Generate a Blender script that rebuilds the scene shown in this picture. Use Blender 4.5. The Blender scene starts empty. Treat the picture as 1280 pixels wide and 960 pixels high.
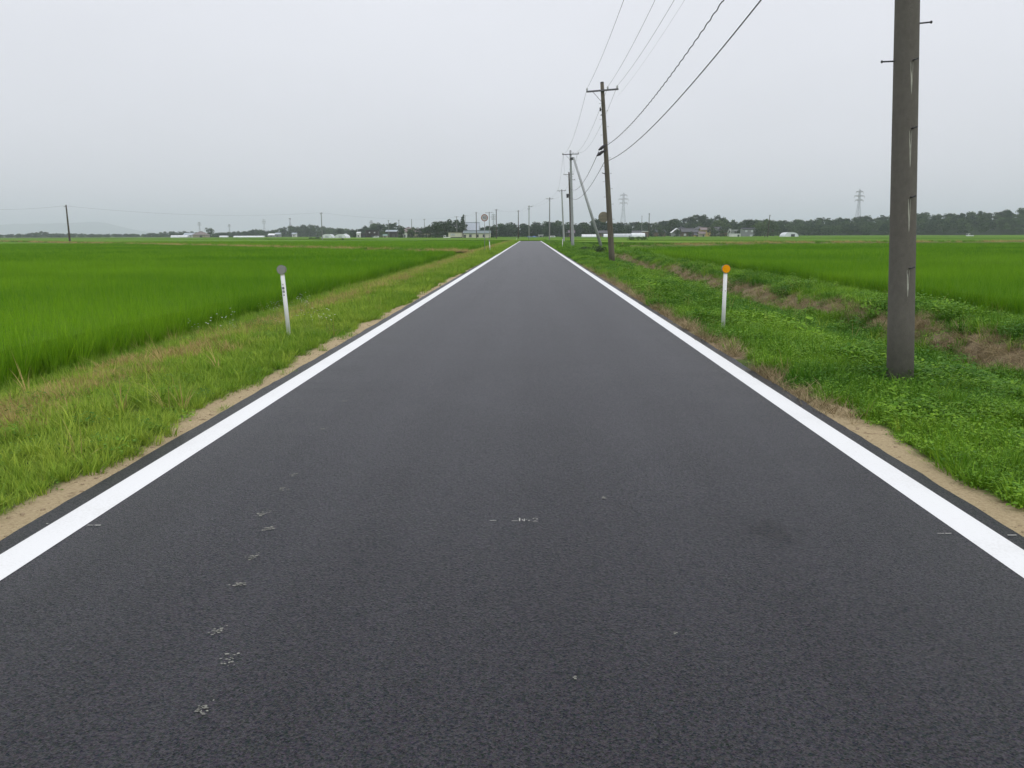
import bpy, math, random
import numpy as np
from mathutils import Matrix, Vector, Euler

R = math.radians
random.seed(7)
rng = np.random.default_rng(11)
scene = bpy.context.scene
COL = scene.collection

# ------------------------------------------------------------------ camera
cam_data = bpy.data.cameras.new('camera')
cam = bpy.data.objects.new('camera', cam_data)
COL.objects.link(cam)
cam_data.sensor_width = 36.0
cam_data.lens = 36.0 * 1035.0 / 1280.0
cam_data.clip_start = 0.05
cam_data.clip_end = 30000
cam.location = (0, 0, 1.5)
cam.rotation_euler = (Matrix.Rotation(R(1.31), 3, 'Z') @ Matrix.Rotation(R(90 - 10.24), 3, 'X')
                      @ Matrix.Rotation(R(-0.18), 3, 'Z')).to_euler()
scene.camera = cam

# ------------------------------------------------------------------ sky and sun (overcast)
SUN_EL, SUN_AZ = 62.0, 140.0
world = bpy.data.worlds.new('World')
scene.world = world
world.use_nodes = True
wn = world.node_tree
wn.nodes.clear()
def wnode(t, **kw):
    n = wn.nodes.new(t)
    for k, v in kw.items():
        setattr(n, k, v)
    return n
w_out = wnode('ShaderNodeOutputWorld')
w_bg = wnode('ShaderNodeBackground')
w_bg.inputs['Strength'].default_value = 0.1
sky = wnode('ShaderNodeTexSky', sky_type='NISHITA', sun_disc=False)
sky.sun_elevation = R(SUN_EL)
sky.sun_rotation = R(SUN_AZ)
sky.air_density = 1.0
sky.dust_density = 4.0
w_tc = wnode('ShaderNodeTexCoord')
w_sep = wnode('ShaderNodeSeparateXYZ')
wn.links.new(w_tc.outputs['Generated'], w_sep.inputs[0])
# a closed cloud deck: three times brighter overhead than at the horizon
w_map = wnode('ShaderNodeMapRange')
w_map.inputs['From Min'].default_value = 0.0
w_map.inputs['From Max'].default_value = 1.0
w_map.inputs['To Min'].default_value = 8.2
w_map.inputs['To Max'].default_value = 14.2
w_cl = wnode('ShaderNodeMath', operation='MAXIMUM'); w_cl.inputs[1].default_value = 0.0
w_pw = wnode('ShaderNodeMath', operation='POWER'); w_pw.inputs[1].default_value = 1.4
wn.links.new(w_sep.outputs['Z'], w_cl.inputs[0]); wn.links.new(w_cl.outputs[0], w_pw.inputs[0])
wn.links.new(w_pw.outputs[0], w_map.inputs['Value'])
w_noise = wnode('ShaderNodeTexNoise')
w_noise.inputs['Scale'].default_value = 1.6
w_noise.inputs['Detail'].default_value = 4.0
w_noise.inputs['Roughness'].default_value = 0.5
w_vm = wnode('ShaderNodeVectorMath', operation='MULTIPLY')
w_vm.inputs[1].default_value = (1, 1, 2.6)
wn.links.new(w_tc.outputs['Generated'], w_vm.inputs[0])
wn.links.new(w_vm.outputs[0], w_noise.inputs['Vector'])
w_nm = wnode('ShaderNodeMapRange')
w_nm.inputs['From Min'].default_value = 0.3
w_nm.inputs['From Max'].default_value = 0.7
w_nm.inputs['To Min'].default_value = 0.955
w_nm.inputs['To Max'].default_value = 1.045
wn.links.new(w_noise.outputs['Fac'], w_nm.inputs['Value'])
w_mul = wnode('ShaderNodeMath', operation='MULTIPLY')
wn.links.new(w_map.outputs[0], w_mul.inputs[0])
wn.links.new(w_nm.outputs[0], w_mul.inputs[1])
w_tint = wnode('ShaderNodeMixRGB', blend_type='MULTIPLY')
w_tint.inputs['Fac'].default_value = 1.0
w_tint.inputs['Color1'].default_value = (0.962, 0.975, 1.04, 1)
wn.links.new(w_mul.outputs[0], w_tint.inputs['Color2'])
w_mix = wnode('ShaderNodeMixRGB', blend_type='MIX')
w_mix.inputs['Fac'].default_value = 0.93
wn.links.new(sky.outputs[0], w_mix.inputs['Color1'])
wn.links.new(w_tint.outputs[0], w_mix.inputs['Color2'])
wn.links.new(w_mix.outputs[0], w_bg.inputs['Color'])
wn.links.new(w_bg.outputs[0], w_out.inputs['Surface'])

sun_data = bpy.data.lights.new('sun', 'SUN')
sun_data.energy = 0.7
sun_data.angle = R(25)
sun_data.color = (1.0, 0.96, 0.9)
sun = bpy.data.objects.new('sun', sun_data)
COL.objects.link(sun)
_d = Vector((math.sin(R(SUN_AZ)) * math.cos(R(SUN_EL)), math.cos(R(SUN_AZ)) * math.cos(R(SUN_EL)), math.sin(R(SUN_EL))))
sun.rotation_euler = (-_d).to_track_quat('-Z', 'Y').to_euler()
sun.location = _d * 50

scene.view_settings.view_transform = 'Standard'
scene.view_settings.look = 'None'
scene.view_settings.gamma = 1.0
scene.view_settings.exposure = 0.0
scene.view_settings.use_curve_mapping = False
scene.render.engine = 'CYCLES'
scene.cycles.use_denoising = True
scene.cycles.max_bounces = 6
scene.cycles.diffuse_bounces = 3
scene.cycles.glossy_bounces = 2
scene.cycles.transmission_bounces = 3
scene.cycles.volume_bounces = 1
scene.cycles.transparent_max_bounces = 8
scene.cycles.caustics_reflective = False
scene.cycles.caustics_refractive = False

# ------------------------------------------------------------------ noise
def vnoise(x, y, seed=0):
    x = np.asarray(x, float); y = np.asarray(y, float)
    xi = np.floor(x).astype(np.int64); yi = np.floor(y).astype(np.int64)
    xf = x - xi; yf = y - yi
    def h(a, b):
        n = (a * 374761393 + b * 668265263 + seed * 982451653) & 0x7fffffff
        n = ((n ^ (n >> 13)) * 1274126177) & 0x7fffffff
        return ((n ^ (n >> 16)) & 0xffff) / 65535.0
    u = xf * xf * (3 - 2 * xf); v = yf * yf * (3 - 2 * yf)
    a = h(xi, yi); b = h(xi + 1, yi); c = h(xi, yi + 1); d = h(xi + 1, yi + 1)
    return (a * (1 - u) + b * u) * (1 - v) + (c * (1 - u) + d * u) * v
def fbm(x, y, seed=0, o=4):
    s = 0; a = 0.5; t = 0
    for i in range(o):
        s = s + a * vnoise(np.asarray(x) * 2 ** i, np.asarray(y) * 2 ** i, seed + i * 17); t += a; a *= 0.5
    return s / t

# ------------------------------------------------------------------ materials
MATS = {}
def new_mat(name):
    m = bpy.data.materials.new(name); m.use_nodes = True
    m.node_tree.nodes.clear()
    return m, m.node_tree
def lnk(nt, a, b): nt.links.new(a, b)

def plain(name, col, rough=0.7, var=0.15, scale=3.0, metal=0.0, bump=0.0, spec=0.35, stretch=(1, 1, 1), col2=None, detail=5, coord='Object'):
    """procedural surface: base colour broken up by noise, optional fine relief"""
    m, nt = new_mat(name)
    out = nt.nodes.new('ShaderNodeOutputMaterial'); b = nt.nodes.new('ShaderNodeBsdfPrincipled')
    b.inputs['Roughness'].default_value = rough; b.inputs['Metallic'].default_value = metal
    b.inputs['Specular IOR Level'].default_value = spec
    tc = nt.nodes.new('ShaderNodeTexCoord'); mp = nt.nodes.new('ShaderNodeMapping')
    mp.inputs['Scale'].default_value = stretch
    lnk(nt, tc.outputs[coord], mp.inputs[0])
    n = nt.nodes.new('ShaderNodeTexNoise'); n.inputs['Scale'].default_value = scale; n.inputs['Detail'].default_value = detail
    n.inputs['Roughness'].default_value = 0.65
    lnk(nt, mp.outputs[0], n.inputs['Vector'])
    mr = nt.nodes.new('ShaderNodeMapRange')
    mr.inputs['From Min'].default_value = 0.3; mr.inputs['From Max'].default_value = 0.7
    lnk(nt, n.outputs['Fac'], mr.inputs['Value'])
    mx = nt.nodes.new('ShaderNodeMixRGB')
    c2 = col2 if col2 else tuple(min(1, c * (1 + var)) for c in col)
    c1 = col if col2 else tuple(c * (1 - var) for c in col)
    mx.inputs['Color1'].default_value = (*c1, 1); mx.inputs['Color2'].default_value = (*c2, 1)
    lnk(nt, mr.outputs[0], mx.inputs['Fac']); lnk(nt, mx.outputs[0], b.inputs['Base Color'])
    if bump > 0:
        bp = nt.nodes.new('ShaderNodeBump'); bp.inputs['Strength'].default_value = bump; bp.inputs['Distance'].default_value = 0.02
        n2 = nt.nodes.new('ShaderNodeTexNoise'); n2.inputs['Scale'].default_value = scale * 6; n2.inputs['Detail'].default_value = 4
        lnk(nt, mp.outputs[0], n2.inputs['Vector'])
        lnk(nt, n2.outputs['Fac'], bp.inputs['Height']); lnk(nt, bp.outputs[0], b.inputs['Normal'])
    lnk(nt, b.outputs[0], out.inputs['Surface'])
    MATS[name] = m
    return m

def leafy(name, ca, cb, trans=0.3, rough=0.55, attr='tint', inst=True, spec=0.25):
    """leaf tissue: colour from the plant's own tint and a per-leaf random, part of the light shines through"""
    m, nt = new_mat(name)
    out = nt.nodes.new('ShaderNodeOutputMaterial'); b = nt.nodes.new('ShaderNodeBsdfPrincipled')
    b.inputs['Roughness'].default_value = rough; b.inputs['Specular IOR Level'].default_value = spec
    at = nt.nodes.new('ShaderNodeAttribute'); at.attribute_name = attr
    at.attribute_type = 'INSTANCER' if inst else 'GEOMETRY'
    lf = nt.nodes.new('ShaderNodeAttribute'); lf.attribute_name = 'leaf'; lf.attribute_type = 'GEOMETRY'
    mx = nt.nodes.new('ShaderNodeMixRGB')
    mx.inputs['Color1'].default_value = (*ca, 1); mx.inputs['Color2'].default_value = (*cb, 1)
    lnk(nt, at.outputs['Fac'], mx.inputs['Fac'])
    hs = nt.nodes.new('ShaderNodeHueSaturation')
    mr = nt.nodes.new('ShaderNodeMapRange'); mr.inputs['To Min'].default_value = 0.72; mr.inputs['To Max'].default_value = 1.28
    lnk(nt, lf.outputs['Fac'], mr.inputs['Value']); lnk(nt, mr.outputs[0], hs.inputs['Value'])
    mr2 = nt.nodes.new('ShaderNodeMapRange'); mr2.inputs['To Min'].default_value = 0.515; mr2.inputs['To Max'].default_value = 0.485
    lnk(nt, lf.outputs['Fac'], mr2.inputs['Value']); lnk(nt, mr2.outputs[0], hs.inputs['Hue'])
    lnk(nt, mx.outputs[0], hs.inputs['Color'])
    lnk(nt, hs.outputs[0], b.inputs['Base Color'])
    if trans > 0:
        t = nt.nodes.new('ShaderNodeBsdfTranslucent'); lnk(nt, hs.outputs[0], t.inputs['Color'])
        ms = nt.nodes.new('ShaderNodeMixShader'); ms.inputs[0].default_value = trans
        lnk(nt, b.outputs[0], ms.inputs[1]); lnk(nt, t.outputs[0], ms.inputs[2]); lnk(nt, ms.outputs[0], out.inputs['Surface'])
    else:
        lnk(nt, b.outputs[0], out.inputs['Surface'])
    MATS[name] = m
    return m

# ------------------------------------------------------------------ mesh helpers
class MB:
    """collects shapes; build() links them as ONE mesh object"""
    def __init__(s): s.v = []; s.f = []
    def add(s, vs, fs):
        o = len(s.v); s.v += [tuple(p) for p in vs]; s.f += [tuple(i + o for i in f) for f in fs]; return s
    def box(s, x0, x1, y0, y1, z0, z1, M=None):
        vs = [(x, y, z) for z in (z0, z1) for y in (y0, y1) for x in (x0, x1)]
        if M is not None: vs = [tuple(M @ Vector(p)) for p in vs]
        return s.add(vs, [(0, 2, 3, 1), (4, 5, 7, 6), (0, 1, 5, 4), (2, 6, 7, 3), (0, 4, 6, 2), (1, 3, 7, 5)])
    def tube(s, pts, rad, n=8, cap=True):
        pts = [Vector(p) for p in pts]
        if not hasattr(rad, '__len__'): rad = [rad] * len(pts)
        vs = []; fs = []
        ref = Vector((0.12, 0.31, 0.94)).normalized()
        t0 = (pts[-1] - pts[0]).normalized()
        if abs(t0.dot(ref)) > 0.9: ref = Vector((1, 0.1, 0)).normalized()
        for i, p in enumerate(pts):
            t = (pts[min(i + 1, len(pts) - 1)] - pts[max(i - 1, 0)]).normalized()
            a = t.cross(ref).normalized(); b = t.cross(a).normalized()
            for k in range(n):
                th = 2 * math.pi * k / n
                vs.append(p + (a * math.cos(th) + b * math.sin(th)) * rad[i])
        for i in range(len(pts) - 1):
            for k in range(n):
                k2 = (k + 1) % n
                fs.append((i * n + k, i * n + k2, (i + 1) * n + k2, (i + 1) * n + k))
        if cap:
            fs.append(tuple(reversed(range(n)))); fs.append(tuple((len(pts) - 1) * n + k for k in range(n)))
        return s.add(vs, fs)
    def bar(s, a, b, w): return s.tube([a, b], w, 4)
    def disc(s, c, r, y0, y1, n=28):
        """a round plate facing -Y"""
        vs = []
        for y in (y0, y1):
            for k in range(n):
                t = 2 * math.pi * k / n; vs.append((c[0] + r * math.cos(t), y, c[1] + r * math.sin(t)))
        fs = [tuple(range(n)), tuple(reversed(range(n, 2 * n)))]
        fs += [(k, n + k, n + (k + 1) % n, (k + 1) % n) for k in range(n)]
        return s.add(vs, fs)
    def ring(s, c, r0, r1, y0, y1, n=32):
        vs = []
        for y in (y0, y1):
            for r in (r0, r1):
                for k in range(n):
                    t = 2 * math.pi * k / n; vs.append((c[0] + r * math.cos(t), y, c[1] + r * math.sin(t)))
        fs = []
        for k in range(n):
            j = (k + 1) % n
            fs += [(k, j, n + j, n + k), (2 * n + k, 3 * n + k, 3 * n + j, 2 * n + j), (n + k, n + j, 3 * n + j, 3 * n + k), (k, 2 * n + k, 2 * n + j, j)]
        return s.add(vs, fs)
    def stroke(s, pts, w, y0, y1):
        """flat lettering stroke in the xz plane"""
        for a, b in zip(pts[:-1], pts[1:]):
            d = Vector((b[0] - a[0], b[1] - a[1])); L = max(d.length, 1e-6); d /= L; nrm = Vector((-d.y, d.x)) * w / 2
            e = d * w * 0.35
            q = [(a[0] - e.x + nrm.x, a[1] - e.y + nrm.y), (b[0] + e.x + nrm.x, b[1] + e.y + nrm.y), (b[0] + e.x - nrm.x, b[1] + e.y - nrm.y), (a[0] - e.x - nrm.x, a[1] - e.y - nrm.y)]
            vs = [(p[0], y, p[1]) for y in (y0, y1) for p in q]
            s.add(vs, [(0, 1, 2, 3), (7, 6, 5, 4), (0, 4, 5, 1), (1, 5, 6, 2), (2, 6, 7, 3), (3, 7, 4, 0)])
        return s
    def build(s, name, mat, parent=None, smooth=False):
        me = bpy.data.meshes.new(name); me.from_pydata(s.v, [], s.f)
        return link_mesh(name, me, mat, parent, smooth)

def link_mesh(name, me, mat, parent=None, smooth=False):
    if mat is not None: me.materials.append(MATS[mat] if isinstance(mat, str) else mat)
    if smooth:
        me.polygons.foreach_set('use_smooth', [True] * len(me.polygons))
    me.update()
    o = bpy.data.objects.new(name, me); COL.objects.link(o)
    if parent is not None: o.parent = parent
    return o

def tag(o, label=None, cat=None, group=None, kind=None):
    if label: o['label'] = label
    if cat: o['category'] = cat
    if group: o['group'] = group
    if kind: o['kind'] = kind
    return o
def thing(name, label, cat, loc=(0, 0, 0), rot=(0, 0, 0), group=None):
    o = bpy.data.objects.new(name, None); COL.objects.link(o)
    o.location = loc; o.rotation_euler = rot; o.empty_display_size = 0.2
    return tag(o, label, cat, group)
def wpt(root, p):
    return (Matrix.LocRotScale(Vector(root.location), root.rotation_euler, None) @ Vector(p))
def lat(bearing, dist):
    """sideways offset of a landmark from its compass bearing (in 1/1052 rad units off the road's axis) and distance"""
    return (bearing - 663.5) / 1052.0 * dist

def np_mesh(name, verts, faces):
    me = bpy.data.meshes.new(name)
    verts = np.asarray(verts, np.float32); faces = np.asarray(faces, np.int32)
    me.vertices.add(len(verts)); me.vertices.foreach_set('co', verts.ravel())
    k = faces.shape[1]
    me.loops.add(faces.size); me.loops.foreach_set('vertex_index', faces.ravel())
    me.polygons.add(len(faces)); me.polygons.foreach_set('loop_start', np.arange(0, faces.size, k, dtype=np.int32))
    me.update(calc_edges=True); me.validate()
    return me
def set_attr(me, name, vals, dom='POINT', typ='FLOAT'):
    a = me.attributes.new(name, typ, dom)
    vals = np.asarray(vals)
    if typ == 'FLOAT_VECTOR': a.data.foreach_set('vector', vals.astype(np.float32).ravel())
    elif typ == 'INT': a.data.foreach_set('value', vals.astype(np.int32).ravel())
    else: a.data.foreach_set('value', vals.astype(np.float32).ravel())

# ------------------------------------------------------------------ material set
plain('concrete_dark', (0.150, 0.139, 0.122), 0.9, 0.11, 14, bump=0.4, stretch=(1.4, 1.4, 1.0), spec=0.15, detail=9)
plain('concrete_brown', (0.13, 0.115, 0.09), 0.85, 0.3, 2.0, bump=0.2, stretch=(3, 3, 0.4), spec=0.2)
plain('concrete_pale', (0.36, 0.375, 0.38), 0.8, 0.14, 1.6, bump=0.2, stretch=(3, 3, 0.4), spec=0.25)
plain('concrete_mid', (0.25, 0.255, 0.25), 0.8, 0.2, 1.6, bump=0.2, stretch=(3, 3, 0.4), spec=0.25)
plain('wood_dark', (0.075, 0.058, 0.045), 0.85, 0.3, 2.5, bump=0.2, stretch=(4, 4, 0.4), spec=0.2)
plain('lime', (0.42, 0.42, 0.36), 0.9, 0.25, 12, spec=0.1)
plain('galvanised', (0.34, 0.35, 0.36), 0.5, 0.15, 5, metal=0.5)
plain('dark_metal', (0.07, 0.07, 0.075), 0.55, 0.2, 5, metal=0.4)
plain('purple_steel', (0.14, 0.135, 0.15), 0.6, 0.2, 4, metal=0.3)
plain('porcelain', (0.55, 0.56, 0.55), 0.25, 0.1, 4)
plain('cable_black', (0.035, 0.033, 0.04), 0.55, 0.1, 2)
plain('cable_grey', (0.18, 0.18, 0.19), 0.5, 0.1, 2, metal=0.3)
plain('pipe_white', (0.74, 0.75, 0.73), 0.45, 0.07, 9, col2=(0.82, 0.82, 0.81), bump=0.03)
plain('pipe_rim', (0.62, 0.60, 0.52), 0.5, 0.1, 9)
plain('reflector_grey', (0.30, 0.30, 0.28), 0.35, 0.1, 60, bump=0.15)
plain('reflector_back', (0.06, 0.06, 0.06), 0.5, 0.1, 9)
plain('reflector_orange', (0.97, 0.39, 0.004), 0.5, 0.06, 60, bump=0.1, spec=0.1)
plain('reflector_shell', (0.22, 0.20, 0.18), 0.5, 0.2, 14)
plain('ink_blue', (0.012, 0.016, 0.05), 0.6, 0.15, 30)
plain('sign_white', (0.55, 0.56, 0.54), 0.45, 0.1, 4)
plain('sign_red', (0.33, 0.16, 0.13), 0.5, 0.25, 5)
plain('sign_blue', (0.13, 0.17, 0.28), 0.5, 0.2, 5)
plain('sign_back', (0.30, 0.27, 0.20), 0.6, 0.25, 5, col2=(0.20, 0.18, 0.14))
plain('chalk_white', (0.42, 0.42, 0.39), 0.95, 0.25, 40, spec=0.1)
plain('chalk', (0.26, 0.26, 0.23), 0.95, 0.25, 40, spec=0.1)
plain('cream_wall', (0.62, 0.60, 0.50), 0.8, 0.08, 0.8)
plain('white_wall', (0.68, 0.68, 0.66), 0.8, 0.08, 0.8)
plain('grey_wall', (0.26, 0.27, 0.28), 0.85, 0.12, 0.8)
plain('brown_wall', (0.17, 0.12, 0.09), 0.85, 0.2, 0.8)
plain('maroon_wall', (0.045, 0.030, 0.035), 0.8, 0.2, 0.8)
plain('red_wall', (0.15, 0.085, 0.075), 0.85, 0.2, 0.8)
plain('ochre_wall', (0.46, 0.33, 0.12), 0.85, 0.15, 0.8)
plain('tan_wall', (0.36, 0.32, 0.25), 0.85, 0.15, 0.8)
plain('roof_grey', (0.105, 0.105, 0.115), 0.8, 0.2, 1.5, bump=0.2, spec=0.12)
plain('roof_pale', (0.36, 0.40, 0.45), 0.5, 0.1, 1.5)
plain('roof_dark', (0.06, 0.065, 0.075), 0.8, 0.2, 1.5, bump=0.2, spec=0.12)
plain('roof_brown', (0.21, 0.175, 0.17), 0.8, 0.2, 1.5, bump=0.2, spec=0.12)
plain('roof_purple', (0.14, 0.11, 0.14), 0.6, 0.15, 1.5)
plain('roof_white', (0.72, 0.73, 0.75), 0.5, 0.06, 1.0)
plain('roof_green', (0.24, 0.34, 0.31), 0.6, 0.1, 1.0)
plain('roof_teal', (0.15, 0.19, 0.20), 0.55, 0.12, 1.0)
plain('frame_metal', (0.30, 0.30, 0.31), 0.5, 0.1, 2)
plain('glass_dark', (0.03, 0.035, 0.045), 0.12, 0.2, 0.6, spec=0.6)
plain('glass_painted_bright', (0.60, 0.63, 0.66), 0.2, 0.1, 0.6, spec=0.6)  # pale base colour puts the brightness of lit panes into the glass
plain('door_dark', (0.04, 0.045, 0.06), 0.7, 0.2, 1)
plain('vinyl', (0.74, 0.76, 0.79), 0.35, 0.06, 0.5, spec=0.4)
plain('vinyl_clear', (0.50, 0.53, 0.56), 0.3, 0.14, 0.7, spec=0.4)
plain('tarp_blue', (0.06, 0.13, 0.33), 0.5, 0.2, 0.5)
plain('car_white', (0.75, 0.76, 0.77), 0.25, 0.04, 1)
plain('tyre', (0.02, 0.02, 0.02), 0.9, 0.1, 2)
plain('steel_pale', (0.46, 0.48, 0.52), 0.55, 0.1, 1, metal=0.2)
plain('bark', (0.07, 0.055, 0.04), 0.9, 0.3, 3, bump=0.4, stretch=(3, 3, 0.6))
plain('clod', (0.30, 0.235, 0.15), 0.95, 0.35, 14, spec=0.1)
plain('petal', (0.75, 0.75, 0.70), 0.6, 0.05, 5)
plain('hill_soil', (0.028, 0.045, 0.022), 0.95, 0.3, 0.08, spec=0.05)
plain('mountain', (0.05, 0.075, 0.06), 0.95, 0.3, 0.004, spec=0.0)

leafy('rice_leaf', (0.098, 0.245, 0.008), (0.185, 0.365, 0.014), 0.35, spec=0.1)
leafy('grass_leaf', (0.125, 0.27, 0.016), (0.33, 0.44, 0.06), 0.3, spec=0.12)
leafy('lush_leaf', (0.055, 0.165, 0.010), (0.20, 0.37, 0.026), 0.3, spec=0.15)
leafy('dry_leaf', (0.30, 0.235, 0.085), (0.50, 0.385, 0.155), 0.2, rough=0.7, spec=0.1)
leafy('straw_leaf', (0.21, 0.168, 0.09), (0.47, 0.385, 0.22), 0.1, rough=0.8, spec=0.08)
leafy('tree_leaf', (0.020, 0.046, 0.022), (0.080, 0.132, 0.050), 0.15, rough=0.6, spec=0.1)
leafy('tree_leaf_own', (0.022, 0.046, 0.018), (0.07, 0.115, 0.034), 0.15, rough=0.6, inst=False)
leafy('stem_leaf', (0.10, 0.16, 0.04), (0.16, 0.2, 0.06), 0.2)

# asphalt ---------------------------------------------------------------
def asphalt_material():
    m, nt = new_mat('asphalt')
    N = nt.nodes.new
    out = N('ShaderNodeOutputMaterial'); b = N('ShaderNodeBsdfPrincipled')
    geo = N('ShaderNodeNewGeometry')
    # aggregate grain
    vo = N('ShaderNodeTexVoronoi'); vo.inputs['Scale'].default_value = 150
    lnk(nt, geo.outputs['Position'], vo.inputs['Vector'])
    n1 = N('ShaderNodeTexNoise'); n1.inputs['Scale'].default_value = 60; n1.inputs['Detail'].default_value = 7; n1.inputs['Roughness'].default_value = 0.75
    lnk(nt, geo.outputs['Position'], n1.inputs['Vector'])
    # lengthwise paving streaks
    mp = N('ShaderNodeMapping'); mp.inputs['Scale'].default_value = (2.1, 0.03, 1)
    lnk(nt, geo.outputs['Position'], mp.inputs[0])
    n2 = N('ShaderNodeTexNoise'); n2.inputs['Scale'].default_value = 1.0; n2.inputs['Detail'].default_value = 4
    lnk(nt, mp.outputs[0], n2.inputs['Vector'])
    n3 = N('ShaderNodeTexNoise'); n3.inputs['Scale'].default_value = 0.9; n3.inputs['Detail'].default_value = 5
    lnk(nt, geo.outputs['Position'], n3.inputs['Vector'])
    def mr(src, a, bb, lo, hi):
        x = N('ShaderNodeMapRange'); x.inputs['From Min'].default_value = a; x.inputs['From Max'].default_value = bb
        x.inputs['To Min'].default_value = lo; x.inputs['To Max'].default_value = hi
        lnk(nt, src, x.inputs['Value']); return x.outputs[0]
    def mul(p, q):
        x = N('ShaderNodeMath'); x.operation = 'MULTIPLY'; lnk(nt, p, x.inputs[0]); lnk(nt, q, x.inputs[1]); return x.outputs[0]
    sepc = N('ShaderNodeSeparateColor'); lnk(nt, vo.outputs['Color'], sepc.inputs[0])
    grain = mul(mr(sepc.outputs[0], 0, 1, 0.45, 1.55), mr(n1.outputs['Fac'], 0.25, 0.75, 0.35, 1.65))
    tone = mul(mr(n2.outputs['Fac'], 0.3, 0.7, 0.88, 1.12), mr(n3.outputs['Fac'], 0.3, 0.7, 0.93, 1.07))
    # pits: dark irregular voids between stones
    n4 = N('ShaderNodeTexNoise'); n4.inputs['Scale'].default_value = 85; n4.inputs['Detail'].default_value = 6; n4.inputs['Roughness'].default_value = 0.7
    lnk(nt, geo.outputs['Position'], n4.inputs['Vector'])
    pits = mr(n4.outputs['Fac'], 0.30, 0.40, 0.15, 1.0)
    val = mul(mul(grain, tone), pits)
    # one oil stain beside the lane's centre
    vd = N('ShaderNodeVectorMath'); vd.operation = 'SUBTRACT'; vd.inputs[1].default_value = (1.26, 4.05, 0)
    lnk(nt, geo.outputs['Position'], vd.inputs[0])
    vs = N('ShaderNodeVectorMath'); vs.operation = 'MULTIPLY'; vs.inputs[1].default_value = (6.5, 5.0, 0)
    lnk(nt, vd.outputs[0], vs.inputs[0])
    nz = N('ShaderNodeTexNoise'); nz.inputs['Scale'].default_value = 7; nz.inputs['Detail'].default_value = 4
    lnk(nt, geo.outputs['Position'], nz.inputs['Vector'])
    vl = N('ShaderNodeVectorMath'); vl.operation = 'LENGTH'; lnk(nt, vs.outputs[0], vl.inputs[0])
    ad = N('ShaderNodeMath'); ad.operation = 'ADD'; lnk(nt, vl.outputs['Value'], ad.inputs[0]); lnk(nt, mr(nz.outputs['Fac'], 0.3, 0.7, -0.55, 0.55), ad.inputs[1])
    stain = mr(ad.outputs[0], 0.45, 1.0, 0.74, 1.0)
    val = mul(val, stain)
    col = N('ShaderNodeMixRGB'); col.blend_type = 'MULTIPLY'; col.inputs[0].default_value = 1
    col.inputs['Color1'].default_value = (0.0215, 0.0210, 0.0270, 1)
    lnk(nt, val, col.inputs['Color2'])
    # slight colour cast from stone to stone
    cc = N('ShaderNodeMixRGB'); cc.blend_type = 'MIX'; cc.inputs[0].default_value = 0.14
    lnk(nt, col.outputs[0], cc.inputs['Color1'])
    mm = N('ShaderNodeMixRGB'); mm.blend_type = 'MULTIPLY'; mm.inputs[0].default_value = 1; mm.inputs['Color1'].default_value = (0.085, 0.085, 0.09, 1)
    lnk(nt, vo.outputs['Color'], mm.inputs['Color2']); lnk(nt, mm.outputs[0], cc.inputs['Color2'])
    lnk(nt, cc.outputs[0], b.inputs['Base Color'])
    b.inputs['Roughness'].default_value = 0.39
    lnk(nt, mr(val, 0.3, 1.5, 0.06, 0.30), b.inputs['Specular IOR Level'])
    bp = N('ShaderNodeBump'); bp.inputs['Strength'].default_value = 0.6; bp.inputs['Distance'].default_value = 0.008
    hh = N('ShaderNodeMath'); hh.operation = 'ADD'; lnk(nt, vo.outputs['Distance'], hh.inputs[0]); lnk(nt, n1.outputs['Fac'], hh.inputs[1])
    lnk(nt, hh.outputs[0], bp.inputs['Height']); lnk(nt, bp.outputs[0], b.inputs['Normal'])
    lnk(nt, b.outputs[0], out.inputs['Surface'])
    MATS['asphalt'] = m
asphalt_material()

def paint_material():
    m, nt = new_mat('road_paint'); N = nt.nodes.new
    out = N('ShaderNodeOutputMaterial'); b = N('ShaderNodeBsdfPrincipled'); geo = N('ShaderNodeNewGeometry')
    n = N('ShaderNodeTexNoise'); n.inputs['Scale'].default_value = 60; n.inputs['Detail'].default_value = 6; lnk(nt, geo.outputs['Position'], n.inputs['Vector'])
    n2 = N('ShaderNodeTexNoise'); n2.inputs['Scale'].default_value = 1.7; n2.inputs['Detail'].default_value = 6; lnk(nt, geo.outputs['Position'], n2.inputs['Vector'])
    mu = N('ShaderNodeMath'); mu.operation = 'MULTIPLY'; lnk(nt, n.outputs['Fac'], mu.inputs[0]); lnk(nt, n2.outputs['Fac'], mu.inputs[1])
    cr = N('ShaderNodeValToRGB'); cr.color_ramp.elements[0].position = 0.08; cr.color_ramp.elements[0].color = (0.66, 0.665, 0.65, 1)
    cr.color_ramp.elements[1].position = 0.24; cr.color_ramp.elements[1].color = (0.75, 0.76, 0.755, 1)
    lnk(nt, mu.outputs[0], cr.inputs[0]); lnk(nt, cr.outputs[0], b.inputs['Base Color'])
    b.inputs['Roughness'].default_value = 0.6; b.inputs['Specular IOR Level'].default_value = 0.3
    bp = N('ShaderNodeBump'); bp.inputs['Strength'].default_value = 0.3; bp.inputs['Distance'].default_value = 0.004
    lnk(nt, n.outputs['Fac'], bp.inputs['Height']); lnk(nt, bp.outputs[0], b.inputs['Normal'])
    lnk(nt, b.outputs[0], out.inputs['Surface']); MATS['road_paint'] = m
paint_material()

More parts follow.
